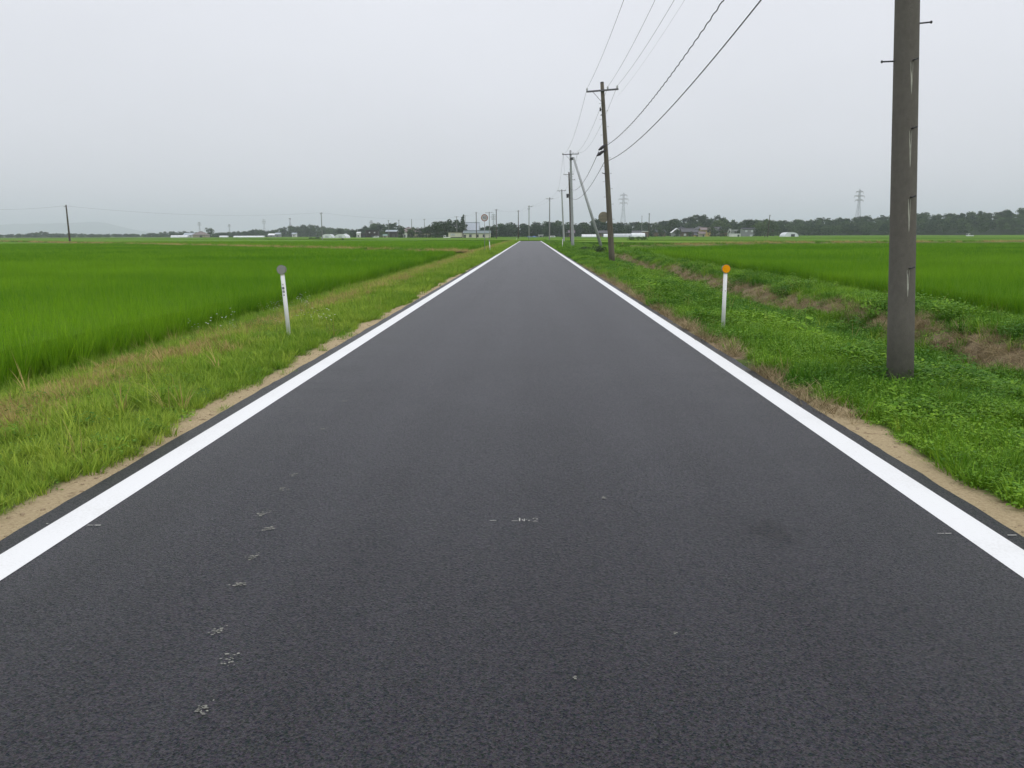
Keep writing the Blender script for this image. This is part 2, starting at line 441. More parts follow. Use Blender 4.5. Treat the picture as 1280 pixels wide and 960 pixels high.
def verge_material():
    """earth: sandy, dark or dry by the ground's own 'sand' and 'litter' amounts, else mossy soil"""
    m, nt = new_mat('verge_earth'); N = nt.nodes.new
    out = N('ShaderNodeOutputMaterial'); b = N('ShaderNodeBsdfPrincipled'); geo = N('ShaderNodeNewGeometry')
    b.inputs['Roughness'].default_value = 0.95; b.inputs['Specular IOR Level'].default_value = 0.1
    def noise(s, d=6, r=0.65):
        n = N('ShaderNodeTexNoise'); n.inputs['Scale'].default_value = s; n.inputs['Detail'].default_value = d; n.inputs['Roughness'].default_value = r
        lnk(nt, geo.outputs['Position'], n.inputs['Vector']); return n.outputs['Fac']
    def mix(f, a, c):
        x = N('ShaderNodeMixRGB')
        for k, v in (('Fac', f), ('Color1', a), ('Color2', c)):
            if isinstance(v, tuple): x.inputs[k].default_value = (*v, 1)
            else: lnk(nt, v, x.inputs[k])
        return x.outputs[0]
    def mr(src, a, bb, lo=0.0, hi=1.0):
        x = N('ShaderNodeMapRange'); x.inputs['From Min'].default_value = a; x.inputs['From Max'].default_value = bb
        x.inputs['To Min'].default_value = lo; x.inputs['To Max'].default_value = hi
        lnk(nt, src, x.inputs['Value']); return x.outputs[0]
    fine = noise(45, 8, 0.75); mid = noise(6); big = noise(0.8)
    green = mix(mr(mid, 0.35, 0.65), (0.055, 0.085, 0.02), (0.10, 0.135, 0.035))
    sand = mix(mr(fine, 0.3, 0.7), (0.31, 0.24, 0.135), (0.53, 0.43, 0.27))
    sand = mix(mr(mid, 0.30, 0.40), (0.20, 0.145, 0.085), sand)
    lit = mix(mr(fine, 0.35, 0.65), (0.13, 0.098, 0.06), (0.34, 0.265, 0.165))
    a1 = N('ShaderNodeAttribute'); a1.attribute_name = 'sand'; a2 = N('ShaderNodeAttribute'); a2.attribute_name = 'litter'
    c = mix(a2.outputs['Fac'], green, lit); c = mix(a1.outputs['Fac'], c, sand)
    lnk(nt, c, b.inputs['Base Color'])
    bp = N('ShaderNodeBump'); bp.inputs['Strength'].default_value = 0.8; bp.inputs['Distance'].default_value = 0.02
    ad = N('ShaderNodeMath'); ad.operation = 'ADD'; lnk(nt, fine, ad.inputs[0]); lnk(nt, mid, ad.inputs[1])
    lnk(nt, ad.outputs[0], bp.inputs['Height']); lnk(nt, bp.outputs[0], b.inputs['Normal'])
    lnk(nt, b.outputs[0], out.inputs['Surface']); MATS['verge_earth'] = m
verge_material()

def canopy_material(name, ca, cb, scale=0.35, fine=9.0):
    """close standing crop seen from above: two greens mixed by wind-combed noise, per-field 'tint'"""
    m, nt = new_mat(name); N = nt.nodes.new
    out = N('ShaderNodeOutputMaterial'); b = N('ShaderNodeBsdfPrincipled'); geo = N('ShaderNodeNewGeometry')
    b.inputs['Roughness'].default_value = 0.9; b.inputs['Specular IOR Level'].default_value = 0.08
    n = N('ShaderNodeTexNoise'); n.inputs['Scale'].default_value = scale; n.inputs['Detail'].default_value = 8; n.inputs['Roughness'].default_value = 0.7
    lnk(nt, geo.outputs['Position'], n.inputs['Vector'])
    n2 = N('ShaderNodeTexNoise'); n2.inputs['Scale'].default_value = fine; n2.inputs['Detail'].default_value = 5; lnk(nt, geo.outputs['Position'], n2.inputs['Vector'])
    at = N('ShaderNodeAttribute'); at.attribute_name = 'tint'
    mr = N('ShaderNodeMapRange'); mr.inputs['From Min'].default_value = 0.3; mr.inputs['From Max'].default_value = 0.7
    mr.inputs['To Min'].default_value = -0.28; mr.inputs['To Max'].default_value = 0.28; lnk(nt, n.outputs['Fac'], mr.inputs['Value'])
    ad = N('ShaderNodeMath'); ad.operation = 'ADD'; ad.use_clamp = True; lnk(nt, mr.outputs[0], ad.inputs[0]); lnk(nt, at.outputs['Fac'], ad.inputs[1])
    mx = N('ShaderNodeMixRGB'); mx.inputs['Color1'].default_value = (*ca, 1); mx.inputs['Color2'].default_value = (*cb, 1)
    lnk(nt, ad.outputs[0], mx.inputs['Fac']); lnk(nt, mx.outputs[0], b.inputs['Base Color'])
    bp = N('ShaderNodeBump'); bp.inputs['Strength'].default_value = 1.0; bp.inputs['Distance'].default_value = 0.12
    lnk(nt, n2.outputs['Fac'], bp.inputs['Height']); lnk(nt, bp.outputs[0], b.inputs['Normal'])
    lnk(nt, b.outputs[0], out.inputs['Surface']); MATS[name] = m
canopy_material('rice_canopy', (0.062, 0.155, 0.007), (0.14, 0.25, 0.016))
canopy_material('bank_grass', (0.07, 0.125, 0.025), (0.19, 0.20, 0.075), 0.5, 6)
canopy_material('plain_ground', (0.05, 0.095, 0.02), (0.10, 0.14, 0.035), 0.05, 2)

# ------------------------------------------------------------------ the setting: ground, road, verges
XL, XR = -2.66, 2.475           # asphalt edges
LL, LR = -2.44, 2.272           # line centres
def ground_sheet():
    n = 90
    t = np.linspace(-1, 1, n); g = np.sign(t) * np.abs(t) ** 3 * 11800
    X, Y = np.meshgrid(g, g + 200)
    Z = np.full_like(X, -0.64)
    v = np.stack([X, Y, Z], -1).reshape(-1, 3)
    i = np.arange(n - 1); a = (i[:, None] * n + i[None, :]).ravel()
    me = np_mesh('ground', v, np.stack([a, a + 1, a + n + 1, a + n], 1))
    set_attr(me, 'tint', fbm(v[:, 0] / 60, v[:, 1] / 60, 3))
    o = link_mesh('ground', me, 'plain_ground')
    tag(o, 'flat green farmland floor reaching to the horizon', 'ground', kind='structure')
ground_sheet()

def road_axis(y):
    """centre offset, height and half-turn of the road: straight, then it dips and swings to the left"""
    y = np.asarray(y, float)
    s = np.clip(y - 205, 0, None)
    return -(s ** 2) / 95.0, -0.32 * np.clip((y - 190) / 45, 0, 1) ** 1.5 * 1.6
def strip_sheet(name, x0, x1, z, mat, ys, jag=0.0, thick=0.0, parent=None, cols=2, seed=0):
    ax, az = road_axis(ys)
    j0 = (fbm(ys * 3.1, ys * 0 + 1.3, seed, 5) - 0.5) * 2 * jag; j1 = (fbm(ys * 3.1, ys * 0 + 8.7, seed + 5, 5) - 0.5) * 2 * jag
    rows = []
    for k in range(cols):
        f = k / (cols - 1)
        rows.append(np.stack([ax + (x0 + j0) * (1 - f) + (x1 + j1) * f, ys, az + z], -1))
    if thick:
        lo = rows[0].copy(); lo[:, 2] -= thick; lo[:, 0] -= 0.012
        hi = rows[-1].copy(); hi[:, 2] -= thick; hi[:, 0] += 0.012
        rows = [lo] + rows + [hi]
    c = len(rows); v = np.stack(rows, 1).reshape(-1, 3); n = len(ys)
    i = np.arange(n - 1); f = []
    for k in range(c - 1):
        a = i * c + k; f.append(np.stack([a, a + 1, a + c + 1, a + c], 1))
    me = np_mesh(name, v, np.concatenate(f))
    return link_mesh(name, me, mat, parent)
ys = np.concatenate([np.arange(-6, 30, 0.08), np.arange(30, 205, 1.0), np.arange(205, 330, 4.0)])
road = strip_sheet('road', XL, XR, 0.0, 'asphalt', ys, jag=0.022, thick=0.07, cols=5, seed=4)
tag(road, 'freshly paved dark grey asphalt road running straight to the horizon', 'road', kind='structure')
ysl = np.concatenate([np.arange(-6, 40, 0.5), np.arange(40, 205, 1.0), np.arange(205, 300, 4.0)])
def dashes(xc, name, label, seed, ysl=ysl):
    # painted edge line; a short break where the left one was re-started
    o = strip_sheet(name, xc - 0.084, xc + 0.084, 0.004, 'road_paint', ysl, jag=0.002, thick=0.003, parent=road, seed=seed)
    o['label'] = label
dashes(LL, 'edge_line', 'long white edge line along the near left side of the road', 31, np.append(ysl[ysl < 71.5], 71.6))
dashes(LL, 'edge_line', 'far white edge line beyond a short break on the left side', 33, np.insert(ysl[ysl > 72.5], 0, 72.0))
dashes(LR, 'edge_line', 'solid white edge line along the right side of the road', 47)

# cross sections of the verges (distance from road axis -> height)
PL = np.array([(-2.50, -0.05), (-2.66, -0.022), (-2.95, -0.015), (-3.6, -0.03), (-4.5, -0.10), (-5.3, -0.24), (-6.1, -0.36), (-6.7, -0.44), (-7.4, -0.62), (-7.6, -0.66)])[::-1]
PR = np.array([(2.32, -0.05), (2.48, -0.022), (2.75, -0.02), (3.4, -0.06), (4.3, -0.14), (5.2, -0.30), (6.1, -0.50), (6.55, -0.56), (6.9, -0.46), (7.25, -0.24), (7.6, -0.10), (8.1, -0.07), (9.2, -0.16), (10.1, -0.29), (10.7, -0.43), (11.3, -0.62), (11.5, -0.66)])
def ditch_fade(y):   # the open ditch on the right fills up and ends beyond the second pole
    return np.clip((82 - y) / 14, 0, 1)
def hgt(x, y):
    x = np.asarray(x, float); y = np.asarray(y, float)
    zl = np.interp(x, PL[:, 0], PL[:, 1]); zr = np.interp(x, PR[:, 0], PR[:, 1])
    flat = np.interp(x, [2.32, 2.48, 3.4, 10.7, 11.5], [-0.05, -0.022, -0.08, -0.3, -0.66])
    k = ditch_fade(y); zr = zr * k + flat * (1 - k)
    z = np.where(x < 0, zl, zr)
    am = np.where(x < 0, np.clip((-2.72 - x) / 0.5, 0, 1), np.clip((x - 2.55) / 0.5, 0, 1))
    bank = np.clip(1 - np.abs(x - 7.0) / 0.7, 0, 1) * k
    z = z + am * ((fbm(x * 1.6, y * 1.6, 5) - 0.5) * 0.09 + (fbm(x * 7, y * 7, 9) - 0.5) * 0.035) + bank * (fbm(x * 2.2, y * 1.3, 21) - 0.5) * 0.24
    return z + np.interp(y, [0, 190, 230], [0, 0, -0.25])
def sand_l(x, y):    # bare sandy edge beside the asphalt, ragged
    w = 2.90 + (fbm(y * 0.9, y * 0 + 3, 71, 5) - 0.5) * 0.42 - np.clip((y - 26) / 30, 0, 1) * 0.34
    return np.clip((w + x) / 0.06 + 0.5, 0, 1)
def sand_r(x, y):
    w = 2.74 + (fbm(y * 0.9, y * 0 + 9, 83, 5) - 0.5) * 0.34
    k = np.clip((7.9 - y) / 0.9, 0, 1)
    return np.clip((w - x) / 0.05 + 0.5, 0, 1) * k
def litter_m(x, y):
    n = fbm(x * 1.7, y * 1.7, 33); n2 = fbm(x * 0.55, y * 0.35, 35)
    r_edge = np.clip((2.76 + (n - 0.5) * 1.1 - x) / 0.12, 0, 1) * np.clip((y - 6.5) / 1.0, 0, 1) * np.clip((46 - y) / 18, 0, 1)
    k = ditch_fade(y)
    bank = np.clip(1.25 - np.abs(x - 7.08 - (n2 - 0.5) * 0.9) / 0.42 + (n - 0.5) * 1.5, 0, 1) * k * np.clip((y - 3.5) / 4, 0.35, 1)
    left = np.clip(1.1 - np.abs(x + 5.05 + (n2 - 0.5) * 0.9) / 0.8 + (n - 0.5) * 2.4, 0, 1)
    return np.where(x < 0, left * 0.9, np.maximum(r_edge, bank))
def verge(name, xs, label):
    yv = np.concatenate([np.arange(-6, 24, 0.12), np.arange(24, 70, 0.5), np.arange(70, 232, 2.0)])
    X, Y = np.meshgrid(xs, yv)
    Z = hgt(X, Y)
    v = np.stack([X, Y, Z], -1).reshape(-1, 3); c = len(xs)
    i = np.arange(len(yv) - 1); k = np.arange(c - 1); a = (i[:, None] * c + k[None, :]).ravel()
    me = np_mesh(name, v, np.stack([a, a + 1, a + c + 1, a + c], 1))
    s = np.where(X < 0, sand_l(X, Y), sand_r(X, Y)).ravel()
    set_attr(me, 'sand', s); set_attr(me, 'litter', litter_m(X, Y).ravel())
    o = link_mesh(name, me, 'verge_earth', smooth=True)
    tag(o, label, 'verge', kind='structure')
verge('verge_left', np.concatenate([np.arange(-7.6, -3.3, 0.12), np.arange(-3.3, -2.48, 0.035)]), 'earth verge sloping from the road down to the left rice paddy')
verge('verge_right', np.concatenate([np.arange(2.32, 3.2, 0.035), np.arange(3.2, 11.5, 0.12)]), 'earth verge with ditch and bank between the road and right paddy')

# ------------------------------------------------------------------ rice fields
SOIL, RICE_H = -0.46, 0.65
def clip_poly(P, a, b, c):   # keep a*x+b*y <= c
    out = []
    for i in range(len(P)):
        p, q = P[i], P[(i + 1) % len(P)]
        fp, fq = a * p[0] + b * p[1] - c, a * q[0] + b * q[1] - c
        if fp <= 0: out.append(p)
        if fp * fq < 0:
            t = fp / (fp - fq); out.append((p[0] + t * (q[0] - p[0]), p[1] + t * (q[1] - p[1])))
    return out
def in_poly(x, y, P):
    r = np.zeros(x.shape, bool); n = len(P)
    for i in range(n):
        x0, y0 = P[i]; x1, y1 = P[(i + 1) % n]
        c = ((y0 > y) != (y1 > y)) & (x < (x1 - x0) * (y - y0) / ((y1 - y0) + 1e-9) + x0)
        r ^= c
    return r
def slab(mb, P, z0, z1):
    n = len(P)
    area = sum(P[i][0] * P[(i + 1) % n][1] - P[(i + 1) % n][0] * P[i][1] for i in range(n))
    if area < 0: P = P[::-1]
    mb.add([(x, y, z1) for x, y in P] + [(x, y, z0) for x, y in P],
           [tuple(range(n))] + [(i, n + i, n + (i + 1) % n, (i + 1) % n) for i in range(n)])
F1 = [(-6.75, -6), (-6.75, 73), (-151, 236), (-260, 236), (-260, -6)]
F2 = [(-6.9, 79), (-6.9, 200), (-20, 222), (-250, 480), (-330, 480), (-330, 300), (-151, 241)]
R1 = [(10.9, -6), (10.9, 51.2), (24.4, 39.6), (62, 8), (62, -6)]
R2 = [(10.9, 52.2), (10.9, 82), (19, 98), (36, 121), (95, 126), (190, 128), (190, -6), (64, -6), (63, 8.4), (24.8, 40.6)]
def inset(P, d):
    # shrink a counter-clockwise or clockwise polygon a little
    n = len(P); A = sum(P[i][0] * P[(i + 1) % n][1] - P[(i + 1) % n][0] * P[i][1] for i in range(n)); s = 1 if A > 0 else -1
    out = []
    for i in range(n):
        p0, p1, p2 = Vector(P[i - 1]), Vector(P[i]), Vector(P[(i + 1) % n])
        d1 = (p1 - p0).normalized(); d2 = (p2 - p1).normalized()
        n1 = Vector((-d1.y, d1.x)) * s; n2 = Vector((-d2.y, d2.x)) * s
        b = (n1 + n2); b = b / max(b.dot(n1), 0.3)
        out.append(tuple(p1 + b * d))
    return out

# --- plants used by the scatters (never linked to the scene: only drawn through their instances)
def blade_mesh(name, blades, mat, nseg=3):
    """blades: list of (root, direction azimuth, length, width, lean, curl, leafrand)"""
    V = []; F = []; L = []
    for (rx, ry, az, ln, w, lean, curl, lr) in blades:
        o = len(V); dx, dy = math.cos(az), math.sin(az); px, py = -dy, dx
        x, y, z = rx, ry, 0.0; a = lean
        for s in range(nseg + 1):
            t = s / nseg; hw = w * 0.5 * (1 - t ** 1.6) * (0.75 + 0.5 * math.sin(math.pi * min(1, t + 0.2)))
            if s < nseg:
                V += [(x - px * hw, y - py * hw, z), (x + px * hw, y + py * hw, z)]
            else:
                V.append((x, y, z))
            x += dx * math.sin(a) * ln / nseg; y += dy * math.sin(a) * ln / nseg; z += math.cos(a) * ln / nseg; a += curl / nseg
        for s in range(nseg - 1):
            k = o + 2 * s; F.append((k, k + 1, k + 3)); F.append((k, k + 3, k + 2))
        k = o + 2 * (nseg - 1); F.append((k, k + 1, k + 2))
        L += [lr] * (2 * nseg + 1)
    me = np_mesh(name, V, F); set_attr(me, 'leaf', L)
    me.materials.append(MATS[mat])
    return bpy.data.objects.new(name, me)
def protos(name, objs):
    c = bpy.data.collections.new(name)
    for o in objs: c.objects.link(o)
    return c
U = random.uniform
def rice_clump(i, n=34, spread=0.05, h=1.0):
    B = []
    for k in range(n):
        az = U(0, 6.283); r = U(0, spread)
        B.append((r * math.cos(az), r * math.sin(az), az + U(-.6, .6), RICE_H * U(0.72, 1.12) * h, U(0.006, 0.010), U(0.03, 0.2), U(0.15, 0.75), random.random()))
    return blade_mesh('rice_clump_%d' % i, B, 'rice_leaf', 3)
def rice_wide(i):
    B = []
    for k in range(34):
        az = U(0, 6.283); r = U(0, 0.32)
        B.append((r * math.cos(az), r * math.sin(az), U(0, 6.283), RICE_H * U(0.8, 1.1), U(0.022, 0.034), U(0.03, 0.2), U(0.15, 0.6), random.random()))
    return blade_mesh('rice_wide_%d' % i, B, 'rice_leaf', 2)
def grass_tuft(i, n=34, h=0.17, mat='grass_leaf', spread=0.07, w=(0.004, 0.008), lean=(0.05, 0.7)):
    B = []
    for k in range(n):
        az = U(0, 6.283); r = spread * math.sqrt(random.random())
        B.append((r * math.cos(az), r * math.sin(az), az + U(-1.2, 1.2), h * U(0.45, 1.2), U(*w), U(*lean), U(0.2, 1.3), random.random()))
    return blade_mesh('%s_tuft_%d' % (mat, i), B, mat, 3)
def straw_tuft(i):
    B = []
    for k in range(30):
        az = U(0, 6.283); r = U(0, 0.12)
        B.append((r * math.cos(az), r * math.sin(az), U(0, 6.283), U(0.08, 0.24), U(0.003, 0.007), U(0.7, 1.5), U(-0.1, 0.5), random.random()))
    return blade_mesh('straw_tuft_%d' % i, B, 'straw_leaf' if i >= 10 else 'dry_leaf', 2)
def weed(i, n=34, h=0.17, size=(0.013, 0.03), mat='lush_leaf', spread=0.12):
    """low broad-leaved weed: pointed oval leaves on short stems"""
    V = []; F = []; L = []
    for k in range(n):
        az = U(0, 6.283); r = spread * math.sqrt(random.random()); z = h * U(0.25, 1.0) * (1 - 0.5 * r / spread)
        c = Vector((r * math.cos(az), r * math.sin(az), z)); a2 = az + U(-1, 1)
        s = U(*size); d = Vector((math.cos(a2), math.sin(a2), U(-0.5, 0.35))).normalized()
        side = d.cross(Vector((0, 0, 1))).normalized(); up = side.cross(d); lr = random.random()
        o = len(V)
        P = [c, c + d * s * 0.45 + side * s * 0.42 + up * s * 0.10, c + d * s * 1.25, c + d * s * 0.45 - side * s * 0.42 + up * s * 0.10]
        V += [tuple(p) for p in P]; F += [(o, o + 1, o + 2), (o, o + 2, o + 3)]; L += [lr] * 4
        o = len(V); q = Vector((c.x * 0.35, c.y * 0.35, 0)); V += [tuple(q + side * 0.002), tuple(q - side * 0.002), tuple(c)]; F.append((o, o + 1, o + 2)); L += [0.4] * 3
    me = np_mesh('%s_weed_%d' % (mat, i), V, F); set_attr(me, 'leaf', L); me.materials.append(MATS[mat])
    return bpy.data.objects.new('%s_weed_%d' % (mat, i), me)
def flower(i):
    V = []; F = []; L = []; mi = []
    for k in range(7):
        az = U(0, 6.283); r = U(0, 0.12); h = U(0.22, 0.42)
        b = Vector((r * math.cos(az), r * math.sin(az), 0)); t = b + Vector((U(-.07, .07), U(-.07, .07), h)); o = len(V)
        V += [tuple(b + Vector((.003, 0, 0))), tuple(b - Vector((.003, 0, 0))), tuple(t)]; F.append((o, o + 1, o + 2)); mi.append(0)
        for q in range(6):
            a = q * math.pi / 3; s = 0.011; o = len(V)
            V += [tuple(t), tuple(t + Vector((math.cos(a - .4) * s, math.sin(a - .4) * s, .004))), tuple(t + Vector((math.cos(a + .4) * s, math.sin(a + .4) * s, .004)))]
            F.append((o, o + 1, o + 2)); mi.append(1)
    me = np_mesh('flower_%d' % i, V, F); set_attr(me, 'leaf', [0.5] * len(V)); me.materials.append(MATS['stem_leaf']); me.materials.append(MATS['petal'])
    me.polygons.foreach_set('material_index', mi)
    return bpy.data.objects.new('flower_%d' % i, me)
def clod(i):
    V = []; F = []
    n = 6
    for j, (z, rr) in enumerate([(0, 1), (0.35, 0.9), (0.6, 0.45)]):
        for k in range(n):
            a = 2 * math.pi * k / n; q = rr * U(0.7, 1.2); V.append((q * math.cos(a), q * math.sin(a), z * U(0.8, 1.2)))
    V.append((0, 0, 0.68))
    for j in range(2):
        for k in range(n):
            k2 = (k + 1) % n; F += [(j * n + k, j * n + k2, (j + 1) * n + k2), (j * n + k, (j + 1) * n + k2, (j + 1) * n + k)]
    for k in range(n): F.append((2 * n + k, 2 * n + (k + 1) % n, 3 * n))
    me = np_mesh('clod_%d' % i, V, F); me.materials.append(MATS['clod'])
    return bpy.data.objects.new('clod_%d' % i, me)

def scatter_tree(coll):
    ng = bpy.data.node_groups.new('scatter_' + coll.name, 'GeometryNodeTree')
    ng.interface.new_socket('Geometry', in_out='INPUT', socket_type='NodeSocketGeometry')
    ng.interface.new_socket('Geometry', in_out='OUTPUT', socket_type='NodeSocketGeometry')
    N = ng.nodes.new
    gi = N('NodeGroupInput'); go = N('NodeGroupOutput'); ip = N('GeometryNodeInstanceOnPoints'); ci = N('GeometryNodeCollectionInfo')
    ci.inputs['Collection'].default_value = coll; ci.inputs['Separate Children'].default_value = True; ci.inputs['Reset Children'].default_value = True
    def na(name, t):
        n = N('GeometryNodeInputNamedAttribute'); n.data_type = t; n.inputs['Name'].default_value = name; return n.outputs['Attribute']
    ng.links.new(gi.outputs[0], ip.inputs['Points']); ng.links.new(ci.outputs[0], ip.inputs['Instance'])
    ip.inputs['Pick Instance'].default_value = True
    ng.links.new(na('idx', 'INT'), ip.inputs['Instance Index'])
    ng.links.new(na('rot', 'FLOAT_VECTOR'), ip.inputs['Rotation'])
    ng.links.new(na('scl', 'FLOAT_VECTOR'), ip.inputs['Scale'])
    ng.links.new(ip.outputs[0], go.inputs[0])
    return ng
NG = {}
def scatter(name, coll, P, tint, label, cat, scl=(0.8, 1.2), lean=0.08, parent=None, rotz=None, sclv=None):
    P = np.asarray(P, float); n = len(P)
    me = bpy.data.meshes.new(name); me.vertices.add(n); me.vertices.foreach_set('co', P.astype(np.float32).ravel())
    r = np.stack([rng.normal(0, lean, n), rng.normal(0, lean, n), rng.uniform(0, 6.283, n)], 1)
    s = rng.uniform(scl[0], scl[1], n)[:, None] * np.ones((1, 3)) if sclv is None else sclv
    set_attr(me, 'rot', r, typ='FLOAT_VECTOR'); set_attr(me, 'scl', s, typ='FLOAT_VECTOR')
    set_attr(me, 'idx', rng.integers(0, len(coll.objects), n), typ='INT'); set_attr(me, 'tint', np.clip(np.asarray(tint) + rng.normal(0, 0.14, n), 0, 1))
    o = bpy.data.objects.new(name, me); COL.objects.link(o)
    if coll.name not in NG: NG[coll.name] = scatter_tree(coll)
    md = o.modifiers.new('scatter', 'NODES'); md.node_group = NG[coll.name]
    if parent is not None: o.parent = parent; o['kind'] = 'stuff'
    else: tag(o, label, cat, kind='stuff')
    return o

C_RICE = protos('rice', [rice_clump(i) for i in range(7)])
C_RICEW = protos('rice_wide', [rice_wide(i) for i in range(5)])
C_GRASS = protos('grass', [grass_tuft(i, h=U(0.11, 0.17)) for i in range(6)])
C_FINE = protos('fine_grass', [grass_tuft(i + 20, n=46, h=0.10, spread=0.10, w=(0.003, 0.006), lean=(0.2, 1.1)) for i in range(5)])
C_LUSH = protos('lush', [grass_tuft(i + 40, n=30, h=U(0.14, 0.2), mat='lush_leaf', spread=0.08, w=(0.005, 0.01)) for i in range(6)] + [grass_tuft(i + 80, n=40, h=0.11, mat='lush_leaf', spread=0.1, w=(0.003, 0.007), lean=(0.2, 1.1)) for i in range(3)] + [weed(i) for i in range(6)])
C_WEED = protos('weeds', [weed(i + 20, n=52, h=U(0.16, 0.3), size=(0.018, 0.045), spread=0.16) for i in range(6)])
C_DRY = protos('dry', [grass_tuft(i + 60, n=30, h=0.15, mat='dry_leaf', spread=0.09, lean=(0.1, 1.0)) for i in range(4)] + [straw_tuft(i) for i in range(3)])
C_STRAW = protos('straw', [straw_tuft(i + 10) for i in range(4)])
def stalk(i, mat):
    B = []
    for k in range(random.randint(3, 8)):
        az = U(0, 6.283); r = U(0, 0.05)
        B.append((r * math.cos(az), r * math.sin(az), az, U(0.22, 0.5), U(0.003, 0.006), U(0.05, 0.45), U(0.3, 1.2), random.random()))
        B.append((r * math.cos(az), r * math.sin(az), az + U(-1, 1), U(0.12, 0.3), U(0.006, 0.011), U(0.2, 0.8), U(0.5, 1.5), random.random()))
    return blade_mesh('%s_stalk_%d' % (mat, i), B, mat, 5)
C_TALL = protos('tall_green', [stalk(i, 'grass_leaf') for i in range(5)])
C_PALE = protos('tall_pale', [stalk(i, 'dry_leaf') for i in range(4)])
C_FLOWER = protos('flowers', [flower(i) for i in range(3)])
C_CLOD = protos('clods', [clod(i) for i in range(4)])

def rect_pts(x0, x1, y0, y1, dens):
    n = int((x1 - x0) * (y1 - y0) * dens)
    return rng.uniform(x0, x1, n), rng.uniform(y0, y1, n)
def in_view(x, y, m=2.0):
    return (x > -0.66 * y - m) & (x < 0.62 * y + m)

# slabs + rice plants
def rice_tint(x, y):
    return (fbm(x / 9.0, y / 5.0, 41, 5) - 0.5) * 1.5 + 0.5 + (fbm(x / 1.3, y / 1.1, 43, 3) - 0.5) * 0.7
def rice_field(name, P, label, dens_near, y_dense, shift, far_dens, ymax):
    root = thing(name, label, 'rice field'); root['kind'] = 'stuff'
    mb = MB(); slab(mb, inset(P, 0.6), -0.66, SOIL + RICE_H * 0.6)
    o = mb.build('canopy', 'rice_canopy', root); set_attr(o.data, 'tint', [0.35 + shift] * len(o.data.vertices))
    xs = [p[0] for p in P]; yy = [p[1] for p in P]
    x0, x1 = max(min(xs), -170), min(max(xs), 120)
    # hills planted in rows where they can be told apart
    g = 1 / math.sqrt(dens_near)
    X, Y = np.meshgrid(np.arange(max(x0, -0.66 * y_dense - 3), min(x1, 0.62 * y_dense + 3), g * 1.25), np.arange(0, y_dense, g * 0.8))
    x = X.ravel() + rng.normal(0, g * 0.22, X.size); y = Y.ravel() + rng.normal(0, g * 0.22, X.size)
    k = in_poly(x, y, P) & in_view(x, y); x, y = x[k], y[k]
    if len(x):
        t = rice_tint(x, y) + shift
        scatter('rice_plants', C_RICE, np.stack([x, y, np.full_like(x, SOIL)], 1), t, None, None, (0.86, 1.12), 0.07, parent=root)
    # the outermost row, fuller and leaning out
    a, b = Vector(P[0]), Vector(P[1])
    if y_dense > 10:
        n = int((b - a).length * 22); f = rng.random(n); ex = a.x + (b.x - a.x) * f + rng.normal(0, 0.12, n); ey = a.y + (b.y - a.y) * f
        k = in_view(ex, ey) & (ey > 0); ex, ey = ex[k], ey[k]
        scatter('edge_rice_plants', C_RICE, np.stack([ex, ey, np.full_like(ex, SOIL)], 1), rice_tint(ex, ey) + shift, None, None, (0.7, 1.1), 0.14, parent=root)
    x, y = rect_pts(max(x0, -0.66 * ymax), min(x1, 0.62 * ymax), y_dense, ymax, far_dens)
    k = in_poly(x, y, P) & in_view(x, y, 4); x, y = x[k], y[k]
    if len(x):
        t = rice_tint(x, y) + shift
        scatter('rice_plants', C_RICEW, np.stack([x, y, np.full_like(x, SOIL)], 1), t, None, None, (0.9, 1.1), 0.05, parent=root)
    return root
rice_field('rice_field', F1, 'large bright green rice field beside the left verge, nearest on that side', 24, 48, 0.0, 4.0, 150)
rice_field('rice_field', F2, 'paler rice field behind the dry footpath left of the road', 6, 0, 0.15, 2.0, 200)
rice_field('rice_field', R1, 'nearest rice field on the right beyond the grassy bank', 24, 52, 0.02, 4.0, 52.1)
rice_field('rice_field', R2, 'darker rice field on the right, second one back from the bank', 12, 56, -0.1, 3.0, 128)

def far_fields():
    mb = MB(); tints = []
    e = Vector((-0.67, 0.742)); q = Vector((0.742, 0.67))
    L, W = 96.0, 31.0
    for a in range(-14, 16):
        for c in range(-26, 40):
            o = Vector((-20, 300)) + e * (a * (L + 2.2)) + q * (c * (W + 1.3))
            P = [tuple(o), tuple(o + q * W), tuple(o + q * W + e * L), tuple(o + e * L)]
            P = clip_poly(P, -1, -0.72, -(130 + 0)) if o.x > 0 else P   # right of the road: beyond the brown bank
            if not P: continue
            if o.x > 0:
                P = clip_poly(P, 0, -1, -132.0)
            else:
                P = clip_poly(P, -0.742, -0.67, -(0.67 * 236 + 0.742 * -151) - 2) if False else clip_poly(P, 0, -1, -243.0)
            if len(P) < 3: continue
            cx = sum(p[0] for p in P) / len(P); cy = sum(p[1] for p in P) / len(P)
            if cy > 640 or abs(cx) > 0.72 * cy + 40: continue
            ax, _ = road_axis(cy)
            if cy < 232 and abs(cx) < 22: continue
            if cy < 330 and abs(cx - float(ax)) < 16: continue
            if cx < 0 and cy < 480 and in_poly(np.array([cx]), np.array([cy]), F2)[0]: continue
            n0 = len(mb.v); slab(mb, P, -0.66, 0.02 + U(-0.05, 0.05)); tints += [U(0.05, 0.85)] * (len(mb.v) - n0)
    o = mb.build('distant_rice_fields', 'rice_canopy'); set_attr(o.data, 'tint', tints)
    tag(o, 'patchwork of distant rice paddies spreading up to the village and woods', 'rice field', kind='stuff')
far_fields()

